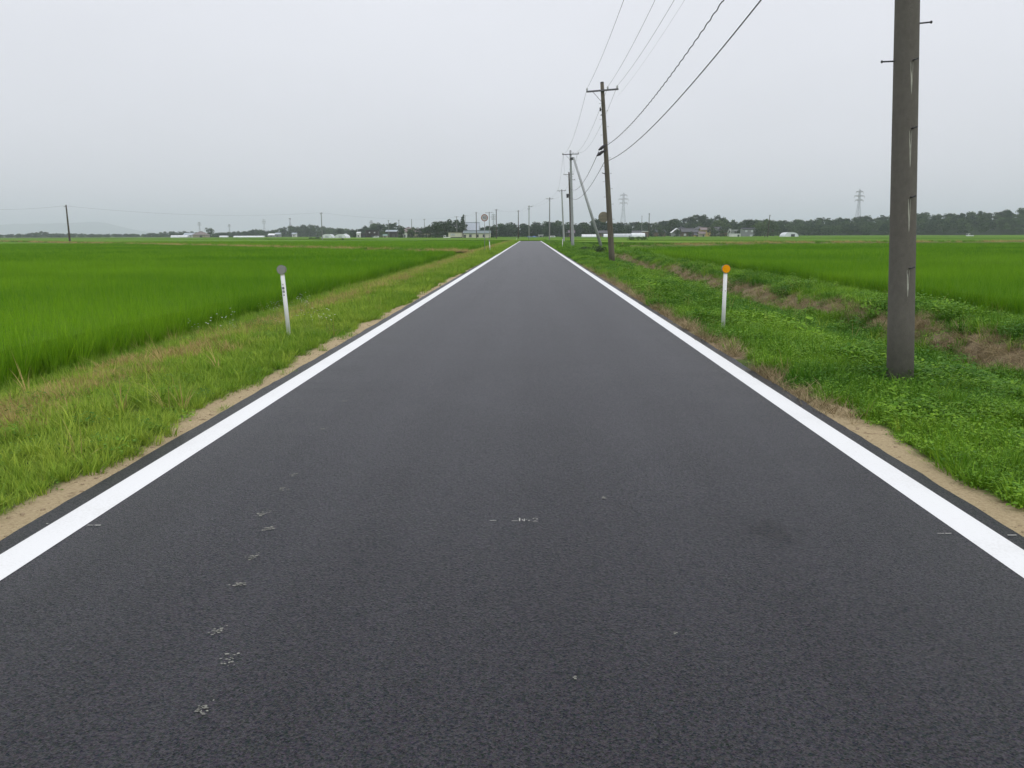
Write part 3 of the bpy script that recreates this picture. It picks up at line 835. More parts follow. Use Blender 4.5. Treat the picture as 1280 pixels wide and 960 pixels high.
def bank(name, pts, w, h, label, seed):
    """low grassy field bank following a line"""
    V = []; F = []; T = []
    prof = [(-1, -0.66), (-0.8, h - 0.1), (-0.35, h), (0.35, h), (0.8, h - 0.1), (1, -0.66)]
    P = []
    for a, b in zip(pts[:-1], pts[1:]):
        a, b = Vector(a), Vector(b); n = max(2, int((b - a).length / 1.5))
        P += [a + (b - a) * (i / n) for i in range(n)]
    P.append(Vector(pts[-1])); c = len(prof)
    for i, p in enumerate(P):
        d = (P[min(i + 1, len(P) - 1)] - P[max(i - 1, 0)]).normalized(); nn = Vector((-d.y, d.x))
        for k, (s, z) in enumerate(prof):
            j = (float(vnoise(p.x * 0.4 + k * 7, p.y * 0.4, seed)) - 0.5)
            V.append((p.x + nn.x * (s * w / 2 + j * w * 0.25), p.y + nn.y * (s * w / 2 + j * w * 0.25), z + (j * 0.16 if 0 < k < c - 1 else 0)))
            T.append(0.62 + j * 0.9)
    for i in range(len(P) - 1):
        for k in range(c - 1): F.append((i * c + k, i * c + k + 1, (i + 1) * c + k + 1, (i + 1) * c + k))
    me = np_mesh(name, V, F); set_attr(me, 'tint', T)
    o = link_mesh(name, me, 'bank_grass', smooth=True); tag(o, label, 'bank', kind='structure')
    return P
b1 = bank('bank_left', [(-6.4, 76.2), (-151, 238.5), (-200, 293)], 3.4, 0.02, 'dry straw-coloured footpath bank between the two left rice fields', 1)
b2 = bank('bank_right', [(11, 99), (20, 103), (36, 124), (95, 129), (200, 131)], 3.8, 0.26, 'brown grassy bank crossing behind the right rice fields', 2)
b3 = bank('bank_narrow', [(10.9, 51.7), (24.6, 40.1), (63, 8)], 0.7, -0.2, 'narrow green ridge between the two right rice fields', 3)

# ------------------------------------------------------------------ grass and weeds on the verges
def verge_grass():
    # left: short, yellowish, mown
    for (y0, y1, dens, s) in ((2.5, 10, 260, (0.55, 1.1)), (10, 22, 150, (0.7, 1.2)), (22, 60, 60, (0.9, 1.6)), (60, 205, 16, (1.4, 2.4))):
        x, y = rect_pts(-7.0, -2.66, y0, y1, dens)
        k = in_view(x, y) & (rng.random(len(x)) > sand_l(x, y) * 0.985) & (rng.random(len(x)) > litter_m(x, y) * 0.62)
        x, y = x[k], y[k]; z = hgt(x, y) - 0.01
        t = fbm(x * 0.9, y * 0.9, 51, 5) * 1.3 - 0.2 + np.clip((-3.1 - x) * 0.12, -0.2, 0.2)
        edge = np.clip((-5.7 - x) / 0.5, 0, 1); t = t - edge * 0.35
        sv = (rng.uniform(*s, len(x)) * (1 + edge * 0.1) * (0.75 + 0.6 * fbm(x * 1.3, y * 1.3, 59)))[:, None] * np.ones((1, 3))
        fine = rng.random(len(x)) < 0.55
        P = np.stack([x, y, z], 1)
        scatter('verge_grass', C_FINE, P[fine], t[fine], 'fine light green mown grass on the left verge, %s' % NEARFAR[y0], 'grass', sclv=sv[fine], lean=0.15)
        scatter('verge_grass', C_GRASS, P[~fine], t[~fine], 'bladed yellow-green grass tufts on the left verge, %s' % NEARFAR[y0], 'grass', sclv=sv[~fine], lean=0.15)
        # dry, sprayed strip
        x, y = rect_pts(-6.3, -3.6, y0, y1, dens * 0.75)
        k = in_view(x, y) & (rng.random(len(x)) < litter_m(x, y) * 1.1); x, y = x[k], y[k]
        scatter('dry_grass', C_DRY, np.stack([x, y, hgt(x, y) - 0.01], 1), fbm(x * 2, y * 2, 53), 'browned dry grass strip between left verge and rice, %s' % NEARFAR[y0], 'grass', (s[0] * 0.9, s[1] * 1.1), 0.25)
        # green weeds sprinkled through it
        x, y = rect_pts(-6.6, -2.9, y0, y1, dens * 0.05)
        k = in_view(x, y) & (fbm(x * 0.8, y * 0.8, 57) > 0.52); x, y = x[k], y[k]
        scatter('verge_weeds', C_WEED, np.stack([x, y, hgt(x, y) - 0.01], 1), fbm(x * 2, y * 2, 55) * 0.8, 'leafy weeds dotted over the left verge, %s' % NEARFAR[y0], 'weeds', (0.35 * s[1], 0.75 * s[1]), 0.1)
    # right: lush clover-like weeds and grass
    for (y0, y1, dens, s) in ((2.5, 10, 300, (0.6, 1.15)), (10, 22, 150, (0.8, 1.3)), (22, 60, 70, (0.8, 1.4)), (60, 205, 16, (1.3, 2.2))):
        x, y = rect_pts(2.5, 10.95, y0, y1, dens)
        edge_ragged = 2.62 + (fbm(y * 1.4, y * 0 + 5, 91, 4) - 0.5) * 0.3
        k = in_view(x, y) & (rng.random(len(x)) > sand_r(x, y) * 0.99) & (rng.random(len(x)) > litter_m(x, y) * 0.93) & (x > edge_ragged)
        x, y = x[k], y[k]; z = hgt(x, y) - 0.01
        patch = fbm(x * 0.7, y * 0.7, 61, 5)
        t = (patch - 0.5) * 2.0 + 0.42 + (fbm(x * 3, y * 3, 67) - 0.5) * 0.9 + np.clip((x - 7.6) / 1.5, 0, 1) * 0.12
        sv = (rng.uniform(*s, len(x)) * (0.35 + 1.3 * fbm(x * 1.5, y * 1.5, 63)) * (1 - 0.5 * np.clip((x - 8.9) / 0.8, 0, 1)))[:, None] * np.ones((1, 3))
        P = np.stack([x, y, z], 1); big = (fbm(x * 0.9, y * 0.9, 69) > 0.54) & (rng.random(len(x)) < 0.2)
        scatter('verge_weeds', C_LUSH, P[~big], t[~big], 'lush green clover and grass covering the right verge, %s' % NEARFAR[y0], 'weeds', sclv=sv[~big], lean=0.15)
        scatter('verge_weeds', C_WEED, P[big], t[big], 'taller broad-leaved weeds in clumps on the right verge, %s' % NEARFAR[y0], 'weeds', sclv=sv[big] * 1.05, lean=0.2)
        x, y = rect_pts(2.5, 8.4, y0, y1, dens * 0.7)
        k = in_view(x, y) & (rng.random(len(x)) < litter_m(x, y) * 0.85); x, y = x[k], y[k]
        if len(x): scatter('dry_straw', C_STRAW, np.stack([x, y, hgt(x, y) - 0.005], 1), fbm(x * 2, y * 2, 65) * 0.7, 'brown cut straw lying on the right verge and ditch bank, %s' % NEARFAR[y0], 'straw', (s[0] * 0.8, s[1]), 0.35)
NEARFAR = {2.5: 'closest stretch', 10: 'stretch past the marker posts', 22: 'middle stretch', 60: 'farthest stretch'}
verge_grass()
for (x0, x1, side, d1, d2) in ((-7.0, -3.0, 'left', 5.0, 1.3), (2.75, 10.8, 'right', 3.5, 0.7)):
    for coll, dn, nm in ((C_TALL, d1, 'taller green grass stalks'), (C_PALE, d2, 'pale dry grass stalks')):
        x, y = rect_pts(x0, x1, 3, 45, dn)
        k = in_view(x, y) & (fbm(x * 0.8, y * 0.8, 97 + int(dn)) + np.where(x < -5.6, 0.05, 0) > 0.5) & (x < 9.3); x, y = x[k], y[k]
        scatter('tall_grass', coll, np.stack([x, y, hgt(x, y) - 0.01], 1), fbm(x, y, 99), '%s standing out of the %s verge' % (nm, side), 'grass', (0.6, 1.25), 0.15)
# meadow where the right ditch ends, and tufts on the field banks
x, y = rect_pts(3, 40, 84, 118, 6); k = (in_view(x, y)) & ~in_poly(x, y, R2); x, y = x[k], y[k]
scatter('meadow_grass', C_LUSH, np.stack([x, y, np.full_like(x, -0.3)], 1), fbm(x / 4, y / 4, 77) * 1.2, 'rough green meadow where the right ditch ends', 'grass', (2.0, 4.0), 0.1)
def bank_tufts(pts, w, z, dens, label, mats):
    P = []
    for p in pts:
        if -0.66 * p.y - 4 < p.x < 0.62 * p.y + 4:
            for _ in range(dens): P.append((p.x + U(-w, w), p.y + U(-w, w), z))
    P = np.array(P); t = fbm(P[:, 0] / 3, P[:, 1] / 3, 79)
    k = t > 0.42
    scatter('bank_grass', C_DRY, P[k], t[k], label + ', dry tufts', 'grass', (1.6, 3.2), 0.2)
    scatter('bank_grass', C_LUSH, P[~k], t[~k] + 0.1, label + ', green tufts', 'grass', (1.4, 2.8), 0.2)
bank_tufts(b1, 1.5, -0.03, 26, 'grass along the dry footpath behind the left field', 0)
bank_tufts(b2, 1.6, 0.18, 30, 'grass along the bank behind the right fields', 0)
# soil crumbs on the bare edges
x, y = rect_pts(-3.0, -2.60, 3, 25, 330); k = rng.random(len(x)) < sand_l(x, y); xa, ya = x[k], y[k]
x, y = rect_pts(2.44, 3.0, 3, 25, 280); k = rng.random(len(x)) < np.maximum(sand_r(x, y), litter_m(x, y) * 0.8); xa = np.concatenate([xa, x[k]]); ya = np.concatenate([ya, y[k]])
sz = rng.gamma(1.5, 0.0032, len(xa)).clip(0.002, 0.016)
scatter('soil_crumbs', C_CLOD, np.stack([xa, ya, hgt(xa, ya) - 0.002], 1), xa * 0, 'loose soil crumbs and grit along both asphalt edges', 'soil', sclv=sz[:, None] * np.ones((1, 3)))
for (cx, cy, n, lab) in ((-3.4, 12.9, 6, 'small white flowers at the foot of the grey marker post'), (-5.1, 17.0, 10, 'white fleabane flowers by the rice edge behind the grey marker post'), (-4.9, 12.4, 4, 'few white flowers left of the grey marker post')):
    x = np.minimum(rng.normal(cx, 0.25, n), -3.15); y = rng.normal(cy, 0.5, n)
    scatter('wild_flowers', C_FLOWER, np.stack([x, y, hgt(x, y)], 1), x * 0 + .5, lab, 'flowers', (0.7, 1.3), 0.1)

# ------------------------------------------------------------------ marks on the asphalt (parts of the road)
def chalk_marks():
    def flat(strokes, cx, cy, sx, sy, w, name):
        mb = MB()
        for st in strokes:
            for a, b in zip(st[:-1], st[1:]):
                a = Vector((cx + a[0] * sx, cy + a[1] * sy)); b = Vector((cx + b[0] * sx, cy + b[1] * sy))
                d = (b - a); L = d.length
                if L < 1e-5: continue
                d /= L; n = max(1, int(L / 0.03)); nn = Vector((-d.y, d.x))
                for i in range(n):     # broken, rubbed chalk
                    if random.random() < 0.3: continue
                    p = a + d * (L * i / n); q = a + d * (L * (i + U(0.6, 1.0)) / n); ww = w * U(0.35, 1.0) / 2
                    mb.add([(p.x + nn.x * ww, p.y + nn.y * ww, .004), (p.x - nn.x * ww, p.y - nn.y * ww, .004), (q.x - nn.x * ww, q.y - nn.y * ww, .004), (q.x + nn.x * ww, q.y + nn.y * ww, .004)], [(0, 1, 2, 3)])
        return mb.build(name, 'chalk_white', road)
    Nn = [(0, 0), (0, 1), (0.75, 0), (0.75, 1)]; oo = [(0.3, 0), (0, .3), (.1, .6), (.5, .6), (.6, .3), (.3, 0)]; two = [(0, .8), (.3, 1), (.7, .85), (.65, .55), (0, 0), (1.1, 0.0)]
    flat([Nn], -0.058, 4.19, 0.034, 0.055, 0.0065, 'chalk_letter'); flat([oo], -0.024, 4.192, 0.034, 0.06, 0.006, 'chalk_letter'); flat([two], 0.012, 4.187, 0.038, 0.055, 0.0065, 'chalk_number')
    flat([[(0, 0), (.2, 0)]], -0.217, 4.20, 0.22, 1, 0.007, 'chalk_dash'); flat([[(0, 0), (.3, 0)]], -0.155, 4.20, 0.12, 1, 0.006, 'chalk_dash'); flat([[(0, 0), (.3, 0)]], -0.10, 4.197, 0.12, 1, 0.005, 'chalk_dash')
    for (x, y) in [(-1.05, 2.41), (-1.08, 2.72), (-1.2, 2.94), (-1.27, 3.37), (-1.31, 3.68), (-1.36, 4.06), (-1.46, 4.29), (-1.48, 4.74), (-1.5, 5.04), (-1.62, 6.3), (-1.7, 7.4), (0.42, 4.6), (0.55, 2.95), (0.15, 2.62)]:
        mb = MB(); big = 1.0 if x < -0.5 else 0.28; sp = 0.013
        for _ in range(int(20 * big) + 2):
            px, py = random.gauss(x, sp * big), random.gauss(y, sp * 1.5 * big); n = random.randint(4, 6); r = abs(random.gauss(0.0026, 0.0016)) + 0.001; a0 = U(0, 6)
            ex = U(0.8, 2.2)
            mb.add([(px + r * ex * math.cos(a0 + 6.283 * k / n) * U(.6, 1.3), py + r * math.sin(a0 + 6.283 * k / n) * U(.6, 1.3), .004) for k in range(n)], [tuple(range(n))])
        mb.build('paint_splatter', 'chalk', road)
    for (x0, x1, y) in ((-2.72 + .16, -2.545, 4.12), (-2.33, -2.25, 4.10), (2.06, 2.14, 4.04), (2.40, 2.46, 4.02), (2.385, 2.42, 7.75), (2.43, 2.455, 7.7)):
        flat([[(0, 0), (1, 0)]], x0, y, x1 - x0, 1, 0.010, 'chalk_tick')
chalk_marks()

# ------------------------------------------------------------------ marker posts
def marker_post(loc, lean, h, label, disc_mat, letters=False, rim=True):
    t = thing('marker_post', label, 'post', loc, lean, 'roadside marker posts')
    r = 0.031
    MB().tube([(0, 0, -0.15), (0, 0, h - 0.155)], r, 16).build('pipe', 'pipe_white', t, True)
    MB().tube([(0, 0, h - 0.155), (0, 0, h - 0.128)], r * 0.96, 16).build('collar', 'pipe_rim', t, True)
    mb = MB(); mb.tube([(0, 0.028, h - 0.07), (0, -0.028, h - 0.07)], [0.062, 0.071], 28); mb.build('reflector_housing', 'reflector_shell', t)
    MB().disc((0, h - 0.07), 0.064, -0.036, -0.0281, 28).build('lens', disc_mat, t)
    if letters:
        y0, y1 = -r - 0.002, -r * 0.82; w = 0.0042; z = h - 0.155 - 0.135
        def glyph(strokes, zc, s=0.026):
            m = MB(); [m.stroke([(a * s, zc + b * s) for a, b in st], w, y0, y1) for st in strokes]; m.build('lettering', 'ink_blue', t)
        glyph([[(-.5, .5), (0, 0), (0, -.5)], [(.5, .5), (0, 0)]], z, 0.022)
        glyph([[(-.45, .5), (.45, .5), (.45, -.5), (-.45, -.5), (-.45, .5)], [(-.45, .15), (.45, .15)], [(-.45, -.18), (.45, -.18)], [(0, .5), (0, -.5)]], z - 0.05, 0.029)
        glyph([[(-.45, .45), (.45, .45), (.45, -.4), (-.45, -.4), (-.45, .45)], [(-.45, 0), (.45, 0)], [(-.3, -.4), (-.5, -.75)], [(.3, -.4), (.5, -.75)]], z - 0.10, 0.026)
        glyph([[(-.4, .4), (.4, .4), (.4, -.4), (-.4, -.4), (-.4, .4)], [(-.4, 0), (.4, 0)]], z - 0.155, 0.018)
    else:
        MB().box(-0.005, 0.005, -r - 0.003, -r * 0.8, h * 0.60, h * 0.60 + 0.012).build('bolt_hole_dark_block', 'reflector_back', t)  # raised dark block paints in the dark of a hole; none is cut
    return t
def on_ground(x, y, dz=0.0): return (x, y, float(hgt(np.array([x]), np.array([y]))[0]) + dz)
marker_post(on_ground(-3.63, 12.3), (0, R(-3.2), 0), 1.10, 'white marker post with grey round reflector and dark blue lettering, leaning over left verge', 'reflector_grey', True)
marker_post(on_ground(3.13, 13.5), (R(-0.5), R(0.3), R(5)), 1.07, 'white marker post with orange round reflector on right verge', 'reflector_orange')
marker_post(on_ground(-3.6, 74.4), (0, R(-4), 0), 1.05, 'distant white marker post below the round speed sign', 'reflector_grey')
marker_post(on_ground(3.55, 94), (0, R(0.5), 0), 1.05, 'distant white marker post in front of the pale braced pole', 'pipe_white')
marker_post((-3.7, 216, -0.25), (0, 0, 0), 1.0, 'tiny white marker post at the far bend, left of the road', 'reflector_grey')

# ------------------------------------------------------------------ round road signs
def road_sign():
    base = on_ground(-3.95, 72.0)
    t = thing('road_sign', 'round speed limit sign with faded red ring on grey post, left verge', 'sign', base)
    MB().tube([(0, 0.03, -0.2), (0, 0.03, 3.25)], 0.03, 10).build('post', 'galvanised', t, True)
    p = MB().disc((0, 2.95), 0.30, -0.018, -0.012, 36).build('sign_plate', 'sign_white', t)
    MB().ring((0, 2.95), 0.225, 0.30, -0.022, -0.0185, 36).build('red_ring', 'sign_red', p)
    m = MB(); m.stroke([(-0.04, 2.86), (-0.04, 3.06), (-0.15, 2.92), (-0.01, 2.92)], 0.033, -0.022, -0.0185); m.build('numeral', 'sign_blue', p)
    m = MB(); pts = [(0.085 + 0.055 * math.cos(a), 2.955 + 0.095 * math.sin(a)) for a in np.linspace(0, 6.283, 15)]; m.stroke(pts, 0.033, -0.022, -0.0185); m.build('numeral', 'sign_blue', p)
    [MB().box(-0.16, 0.16, -0.012, 0.0, z, z + 0.03).build('bracket', 'galvanised', t) for z in (2.82, 3.05)]
    # the same kind of sign seen from behind, clamped to the brown pole
    return t
road_sign()

# ------------------------------------------------------------------ utility poles
def insulator(t, x, z):
    m = MB(); m.tube([(x, 0, z), (x, 0, z + 0.05), (x, 0, z + 0.08), (x, 0, z + 0.12), (x, 0, z + 0.15), (x, 0, z + 0.19)], [0.02, 0.03, 0.062, 0.045, 0.058, 0.03], 10)
    m.build('insulator', 'porcelain', t, True)
def utility_pole(loc, lean, h, r0, r1, mat, label, arms=(), bolts=(), n=24, clutter=0, group='roadside utility poles'):
    t = thing('utility_pole', label, 'utility pole', loc, lean, group)
    k = 10
    MB().tube([(0, 0, -0.4 + (h + 0.4) * i / k) for i in range(k + 1)], [r0 + (r1 - r0) * (i / k) for i in range(k + 1)], n).build('shaft', mat, t, True)
    MB().tube([(0, 0, h), (0, 0, h + 0.05)], [r1 * 1.06, r1 * 0.9], n).build('cap', 'dark_metal', t, True)
    for (z, x0, x1, ins) in arms:
        yb = -(r0 + (r1 - r0) * z / h) - 0.045
        a = MB().box(x0, x1, yb - 0.04, yb + 0.04, z - 0.045, z + 0.045).build('crossarm', 'purple_steel', t)
        m = MB(); m.ring((0, 0), r1 * 1.02, r1 * 1.12, -0.04, 0.04, 16)
        for v in range(len(m.v)):
            px, py, pz = m.v[v]; m.v[v] = (px, pz, py + z - 0.02)
        m.build('clamp', 'dark_metal', t)
        MB().bar((x0 * 0.62, yb, z - 0.03), (0, yb + 0.03, z - 0.75), 0.014).build('brace', 'dark_metal', t)
        for xi in ins: insulator(t, xi, z + 0.045)
    for (z, ang) in bolts:
        r = r0 + (r1 - r0) * z / h; c, s = math.cos(ang), math.sin(ang)
        m = MB(); m.tube([(c * (r - 0.02), s * (r - 0.02), z), (c * (r + 0.115), s * (r + 0.115), z + 0.004)], 0.008, 8)
        m.tube([(c * (r + 0.115), s * (r + 0.115), z + 0.004), (c * (r + 0.127), s * (r + 0.127), z + 0.004)], 0.014, 8)
        m.build('step_bolt', 'dark_metal', t)
    return t
FR, LF, RT = -math.pi / 2, math.pi, 0.0
# nearest pole
P1 = utility_pole(on_ground(3.925, 8.75), (0, R(-3.45), 0), 10.6, 0.136, 0.078, 'concrete_dark',
                  'large dark grey concrete utility pole nearest, on the right verge', arms=[(10.3, -0.35, 1.75, [-0.25, 0.75, 1.6])],
                  bolts=[(3.305, LF), (3.645, RT)] + [(z, RT if i % 2 else LF) for i, z in enumerate(np.arange(4.2, 10, 0.45))], n=40)
def lime_streak(t, z, L, w, ang, r):
    V = []; F = []; n = 12
    for i in range(n + 1):
        f = i / n; hw = w * (1 - f) ** 0.6 * (0.92 + 0.16 * random.random()) / r / 2; zz = z - L * f; rr = r + 0.0022 + (z - zz) * 0.0055
        for a in (ang - hw, ang + hw): V.append((rr * math.cos(a), rr * math.sin(a), zz))
    for i in range(n): F.append((2 * i, 2 * i + 2, 2 * i + 3, 2 * i + 1))
    MB().add(V, F).build('lime_streak', 'lime', t)
for z, L in ((1.26, 0.28), (1.97, 0.33), (2.64, 0.36), (3.285, 0.30)):
    a = R(-87); r = 0.136 - 0.058 * (z + 0.4) / 11.0
    lime_streak(P1, z - 0.02, L, 0.026, a, r - 0.002)
    c, s = math.cos(a + 0.1), math.sin(a + 0.1)
    m = MB(); m.tube([(c * (r - 0.02), s * (r - 0.02), z), (c * (r + 0.03), s * (r + 0.03), z), (c * (r + 0.03) + 0.035, s * (r + 0.03), z + 0.012)], 0.008, 8); m.build('step_bolt', 'dark_metal', P1)
# second pole, leaning, with the back of a round sign clamped to it
P2 = utility_pole(on_ground(4.955, 51.1), (0, R(-4.25), 0), 10.5, 0.185, 0.105, 'concrete_brown',
                  'brown weathered utility pole leaning over the road, with a round sign clamped to it', arms=[(10.05, -0.95, 0.92, [-0.9, 0.32, 0.87])],
                  bolts=[(2.6 + 0.45 * i, LF if i % 2 else RT) for i in range(16)])
m = MB(); m.tube([(-0.11, -0.12, 9.0), (-0.22, -0.12, 9.0)], 0.02, 8); m.tube([(-0.2, -0.12, 8.9), (-0.2, -0.12, 9.1)], [0.05, 0.04], 10); m.build('spool_insulator', 'dark_metal', P2)
m = MB(); m.tube([(-0.1, -0.16, 8.7), (-0.2, -0.16, 8.65)], 0.03, 8); m.build('spool_insulator', 'dark_metal', P2)
for dz in (0.0, -0.32):
    m = MB(); m.tube([(0.02, -0.22, 6.98 + dz), (-0.17 + dz * 0.3, -0.30, 6.86 + dz), (-0.30 + dz * 0.4, -0.38, 6.76 + dz), (-0.47 + dz * 0.4, -0.45, 6.66 + dz)], [0.02, 0.085, 0.10, 0.03], 10); m.build('cable_closure', 'cable_black', P2, True)
m = MB(); m.tube([(0.13, 0.0, 3.0), (0.115, -0.06, 6.0), (0.10, -0.06, 9.2)], 0.022, 8); m.build('conduit', 'galvanised', P2, True)
m = MB(); m.tube([(-0.1, -0.15, 5.28), (-0.32, -0.19, 5.36)], [0.035, 0.02], 8); m.build('stay_bracket', 'dark_metal', P2)
sb = MB().disc((-0.36, 2.78), 0.31, -0.015, 0.015, 36).build('sign_back', 'sign_back', P2)
m = MB(); m.box(-0.62, -0.1, -0.045, -0.016, 2.66, 2.70); m.box(-0.62, -0.1, -0.045, -0.016, 2.86, 2.90); m.box(-0.375, -0.345, -0.06, -0.046, 2.5, 3.0); m.build('sign_rail', 'sign_back', sb)
m = MB(); m.box(-0.16, -0.05, -0.02, 0.02, 2.36, 2.50); m.build('sign_tag', 'sign_white', sb)
# third pole with its raking strut
P3 = utility_pole(on_ground(5.12, 102.3), (0, R(-2.0), 0), 11.4, 0.20, 0.115, 'concrete_pale', 'pale grey concrete utility pole propped by a raking strut', arms=[(11.0, -1.0, 1.0, [-0.95, 0.3, 0.95])],
                  bolts=[(3 + 0.9 * i, LF if i % 2 else RT) for i in range(8)])
st = MB(); st.tube([(3.45, -1.6, -0.4), (0.35, -0.28, 10.55)], [0.19, 0.125], 20); st.build('strut', 'concrete_pale', P3, True)
m = MB(); m.box(-0.05, 0.45, -0.34, 0.1, 10.35, 10.62); m.build('strut_clamp', 'dark_metal', P3)
P5 = utility_pole((8.15, 169.6, -0.3), (0, R(-2.4), 0), 13.9, 0.20, 0.13, 'wood_dark', 'dark brown utility pole behind the pale propped pole', arms=[(13.5, -1.1, 0.9, [-1.0, 0.8]), (12.4, -0.2, 1.2, [1.1])])
m = MB(); m.tube([(-0.42, -0.1, 9.0), (-0.42, -0.1, 9.75)], 0.24, 14); m.box(-0.3, 0.0, -0.14, -0.04, 9.5, 9.6); m.build('transformer', 'dark_metal', P5)
P4 = utility_pole((7.05, 178.4, -0.3), (0, R(-3.0), 0), 11.0, 0.21, 0.13, 'concrete_pale', 'slender pale utility pole left of the dark brown pole', arms=[(10.8, -0.9, 0.9, [-0.8, 0.8])])
P6 = utility_pole((4.98, 223.6, -0.4), (0, 0, 0), 11.4, 0.17, 0.12, 'concrete_mid', 'straight grey utility pole standing at the road end', arms=[(11.1, -0.95, 0.95, [-0.9, 0.9])])
P7 = utility_pole((lat(661.3, 270), 270, -0.5), (0, 0, 0), 11.0, 0.17, 0.12, 'concrete_mid', 'thin utility pole rising behind the end of the road', arms=[(10.7, -0.4, 1.2, [1.1]), (10.0, -0.6, 0.4, [])], group='distant utility poles')
def small_pole(b, d, h, label, lean=0.0, mat='concrete_mid', arm=0.9, z0=-0.5):
    return utility_pole((lat(b, d), d, z0), (0, R(lean), 0), h, 0.18, 0.12, mat, label, arms=[(h - 0.3, -arm, arm, [-arm * .9, arm * .9])] if arm else [], n=12, group='distant utility poles')
P8 = small_pole(648, 318, 10.9, 'small distant utility pole over the far left bend', mat='wood_dark', arm=0.5)
P9 = small_pole(620.5, 312, 11.2, 'small distant dark pole in front of the conifer wood edge', mat='wood_dark', arm=0.6)
PT = small_pole(611.8, 350, 11.2, 'distant pole with wide crossbar directly behind the speed sign', arm=1.7)
PA = small_pole(595.5, 345, 11.0, 'distant pole beside the large grey barn roof', mat='wood_dark', arm=0.3)
PB = small_pole(581.5, 400, 11.0, 'distant pole at the trees by the grey barn roof', arm=0.7)
small_pole(571, 410, 10.8, 'faint distant pole over the dark tree clump', arm=1.0)
small_pole(530.5, 455, 10.4, 'faint distant pole behind the purple roof', arm=0.8)
small_pole(514.5, 470, 10.6, 'faint distant pole behind the brown hipped roof', mat='wood_dark', arm=0.0)
small_pole(498.5, 480, 10.4, 'faint distant pole between dark house and hipped roof', arm=0.6)
small_pole(485.5, 500, 10.6, 'faint distant pole above the dark house with pale roof', arm=0.6)
L2 = small_pole(401.3, 290, 9.6, 'lone utility pole in the left fields by the white tunnels', mat='concrete_mid', arm=0.5)
L1 = utility_pole((lat(79.5, 240), 240, -0.4), (0, R(-0.5), 0), 10.6, 0.27, 0.17, 'wood_dark', 'lone dark utility pole in the rice fields far left', arms=[(10.2, -0.6, 0.3, [-0.5])], n=12, group='distant utility poles')
small_pole(810.5, 350, 10.4, 'distant dark pole beside the white-roofed shed', mat='wood_dark', arm=0.4)
small_pole(801.5, 520, 13.0, 'faint thin pole behind the white greenhouses', arm=0.2)
small_pole(957.5, 340, 9.4, 'slightly tilted dark pole in the fields right of the grey house', lean=3.5, mat='wood_dark', arm=0.3)
small_pole(954.2, 345, 1.6, 'short dark stub beside the tilted pole', mat='wood_dark', arm=0)

# ------------------------------------------------------------------ overhead lines
def cable(a, b, sag, r, mat, label, twist=0.0, group='overhead lines along the road', n=40):
    a, b = Vector(a), Vector(b); c = (a + b) / 2
    pts = []
    if twist: n = 420
    for i in range(n + 1):
        t = i / n; p = a.lerp(b, t) - c; p.z -= sag * 4 * t * (1 - t)
        if twist:
            ph = t * (b - a).length * 2 * math.pi / 0.75; p.x += twist * math.cos(ph); p.z += twist * math.sin(ph)
        pts.append(p)
    o = MB().tube(pts, r, 6).build('overhead_line', mat, None, True); o.location = c
    return tag(o, label, 'cable', group)
n12 = ('leftmost', 'middle', 'rightmost')
for nm, xa, xb in zip(n12, (-0.25, 0.75, 1.6), (-0.9, 0.32, 0.87)):
    cable(wpt(P1, (xa, -0.13, 10.5)), wpt(P2, (xb, -0.15, 10.25)), 0.75, 0.007, 'cable_black', '%s of the thin high wires from the brown leaning pole towards the camera' % nm)
cable(wpt(P1, (1.45, 0, 9.4)), wpt(P2, (0.9, 0, 9.7)), 0.5, 0.0035, 'cable_grey', 'very faint earth wire just under the rightmost high wire')
cable(wpt(P1, (0.75, -0.1, 7.5)), wpt(P2, (0.1, -0.1, 6.95)), 0.75, 0.014, 'cable_black', 'wavy twisted black telephone cable above the lower plain cable', twist=0.011)
cable(wpt(P1, (0.85, -0.1, 6.6)), wpt(P2, (0.12, -0.1, 6.05)), 0.72, 0.015, 'cable_black', 'lowest plain black cable sweeping up to the upper right')
for nm, xa, xb in zip(n12, (-0.9, 0.32, 0.87), (-0.95, 0.3, 0.95)):
    cable(wpt(P2, (xa, 0, 10.25)), wpt(P3, (xb, 0, 11.2)), 1.1, 0.008, 'cable_grey', '%s of the high wires between the brown pole and the propped pole' % nm)
cable(wpt(P2, (-0.45, -0.3, 6.6)), wpt(P3, (-0.1, 0, 7.0)), 0.9, 0.016, 'cable_black', 'upper telephone cable between the brown pole and the propped pole')
cable(wpt(P2, (-0.1, -0.1, 6.05)), wpt(P3, (-0.1, 0, 5.9)), 0.9, 0.016, 'cable_black', 'lower telephone cable between the brown pole and the propped pole')
SPANS = ((P3, P5, 11.2, 13.7, 'propped pole and the dark brown pole'), (P3, P4, 11.2, 11.0, 'propped pole and the slender pale pole'), (P4, P6, 11.0, 11.3, 'slender pale pole and the pole at the road end'),
         (P6, P7, 11.3, 10.9, 'pole at the road end and the thin one behind it'), (P7, P8, 10.9, 10.8, 'thin pole behind the road end and the far bend'), (P8, P9, 10.8, 11.1, 'far bend pole and the wood edge pole'),
         (P9, PT, 11.1, 11.1, 'wood edge pole and the wide crossbar pole'), (PT, PA, 11.1, 10.9, 'wide crossbar pole and the barn pole'), (PA, PB, 10.9, 10.9, 'barn pole and the tree clump pole'))
for (A, B, za, zb, lab) in SPANS:
    for xa, nm in ((-0.85, 'left'), (0.85, 'right')):
        cable(wpt(A, (xa, 0, za)), wpt(B, (xa * 0.9, 0, zb)), 0.7, 0.009, 'cable_grey', '%s hair-thin wire between %s' % (nm, lab), group='hair-thin far wires')
cable((lat(-60, 245), 245, 9.6), wpt(L1, (-0.5, 0, 10.4)), 0.7, 0.016, 'cable_grey', 'wire leaving the lone dark pole to the left picture edge', group='wires over the left fields')
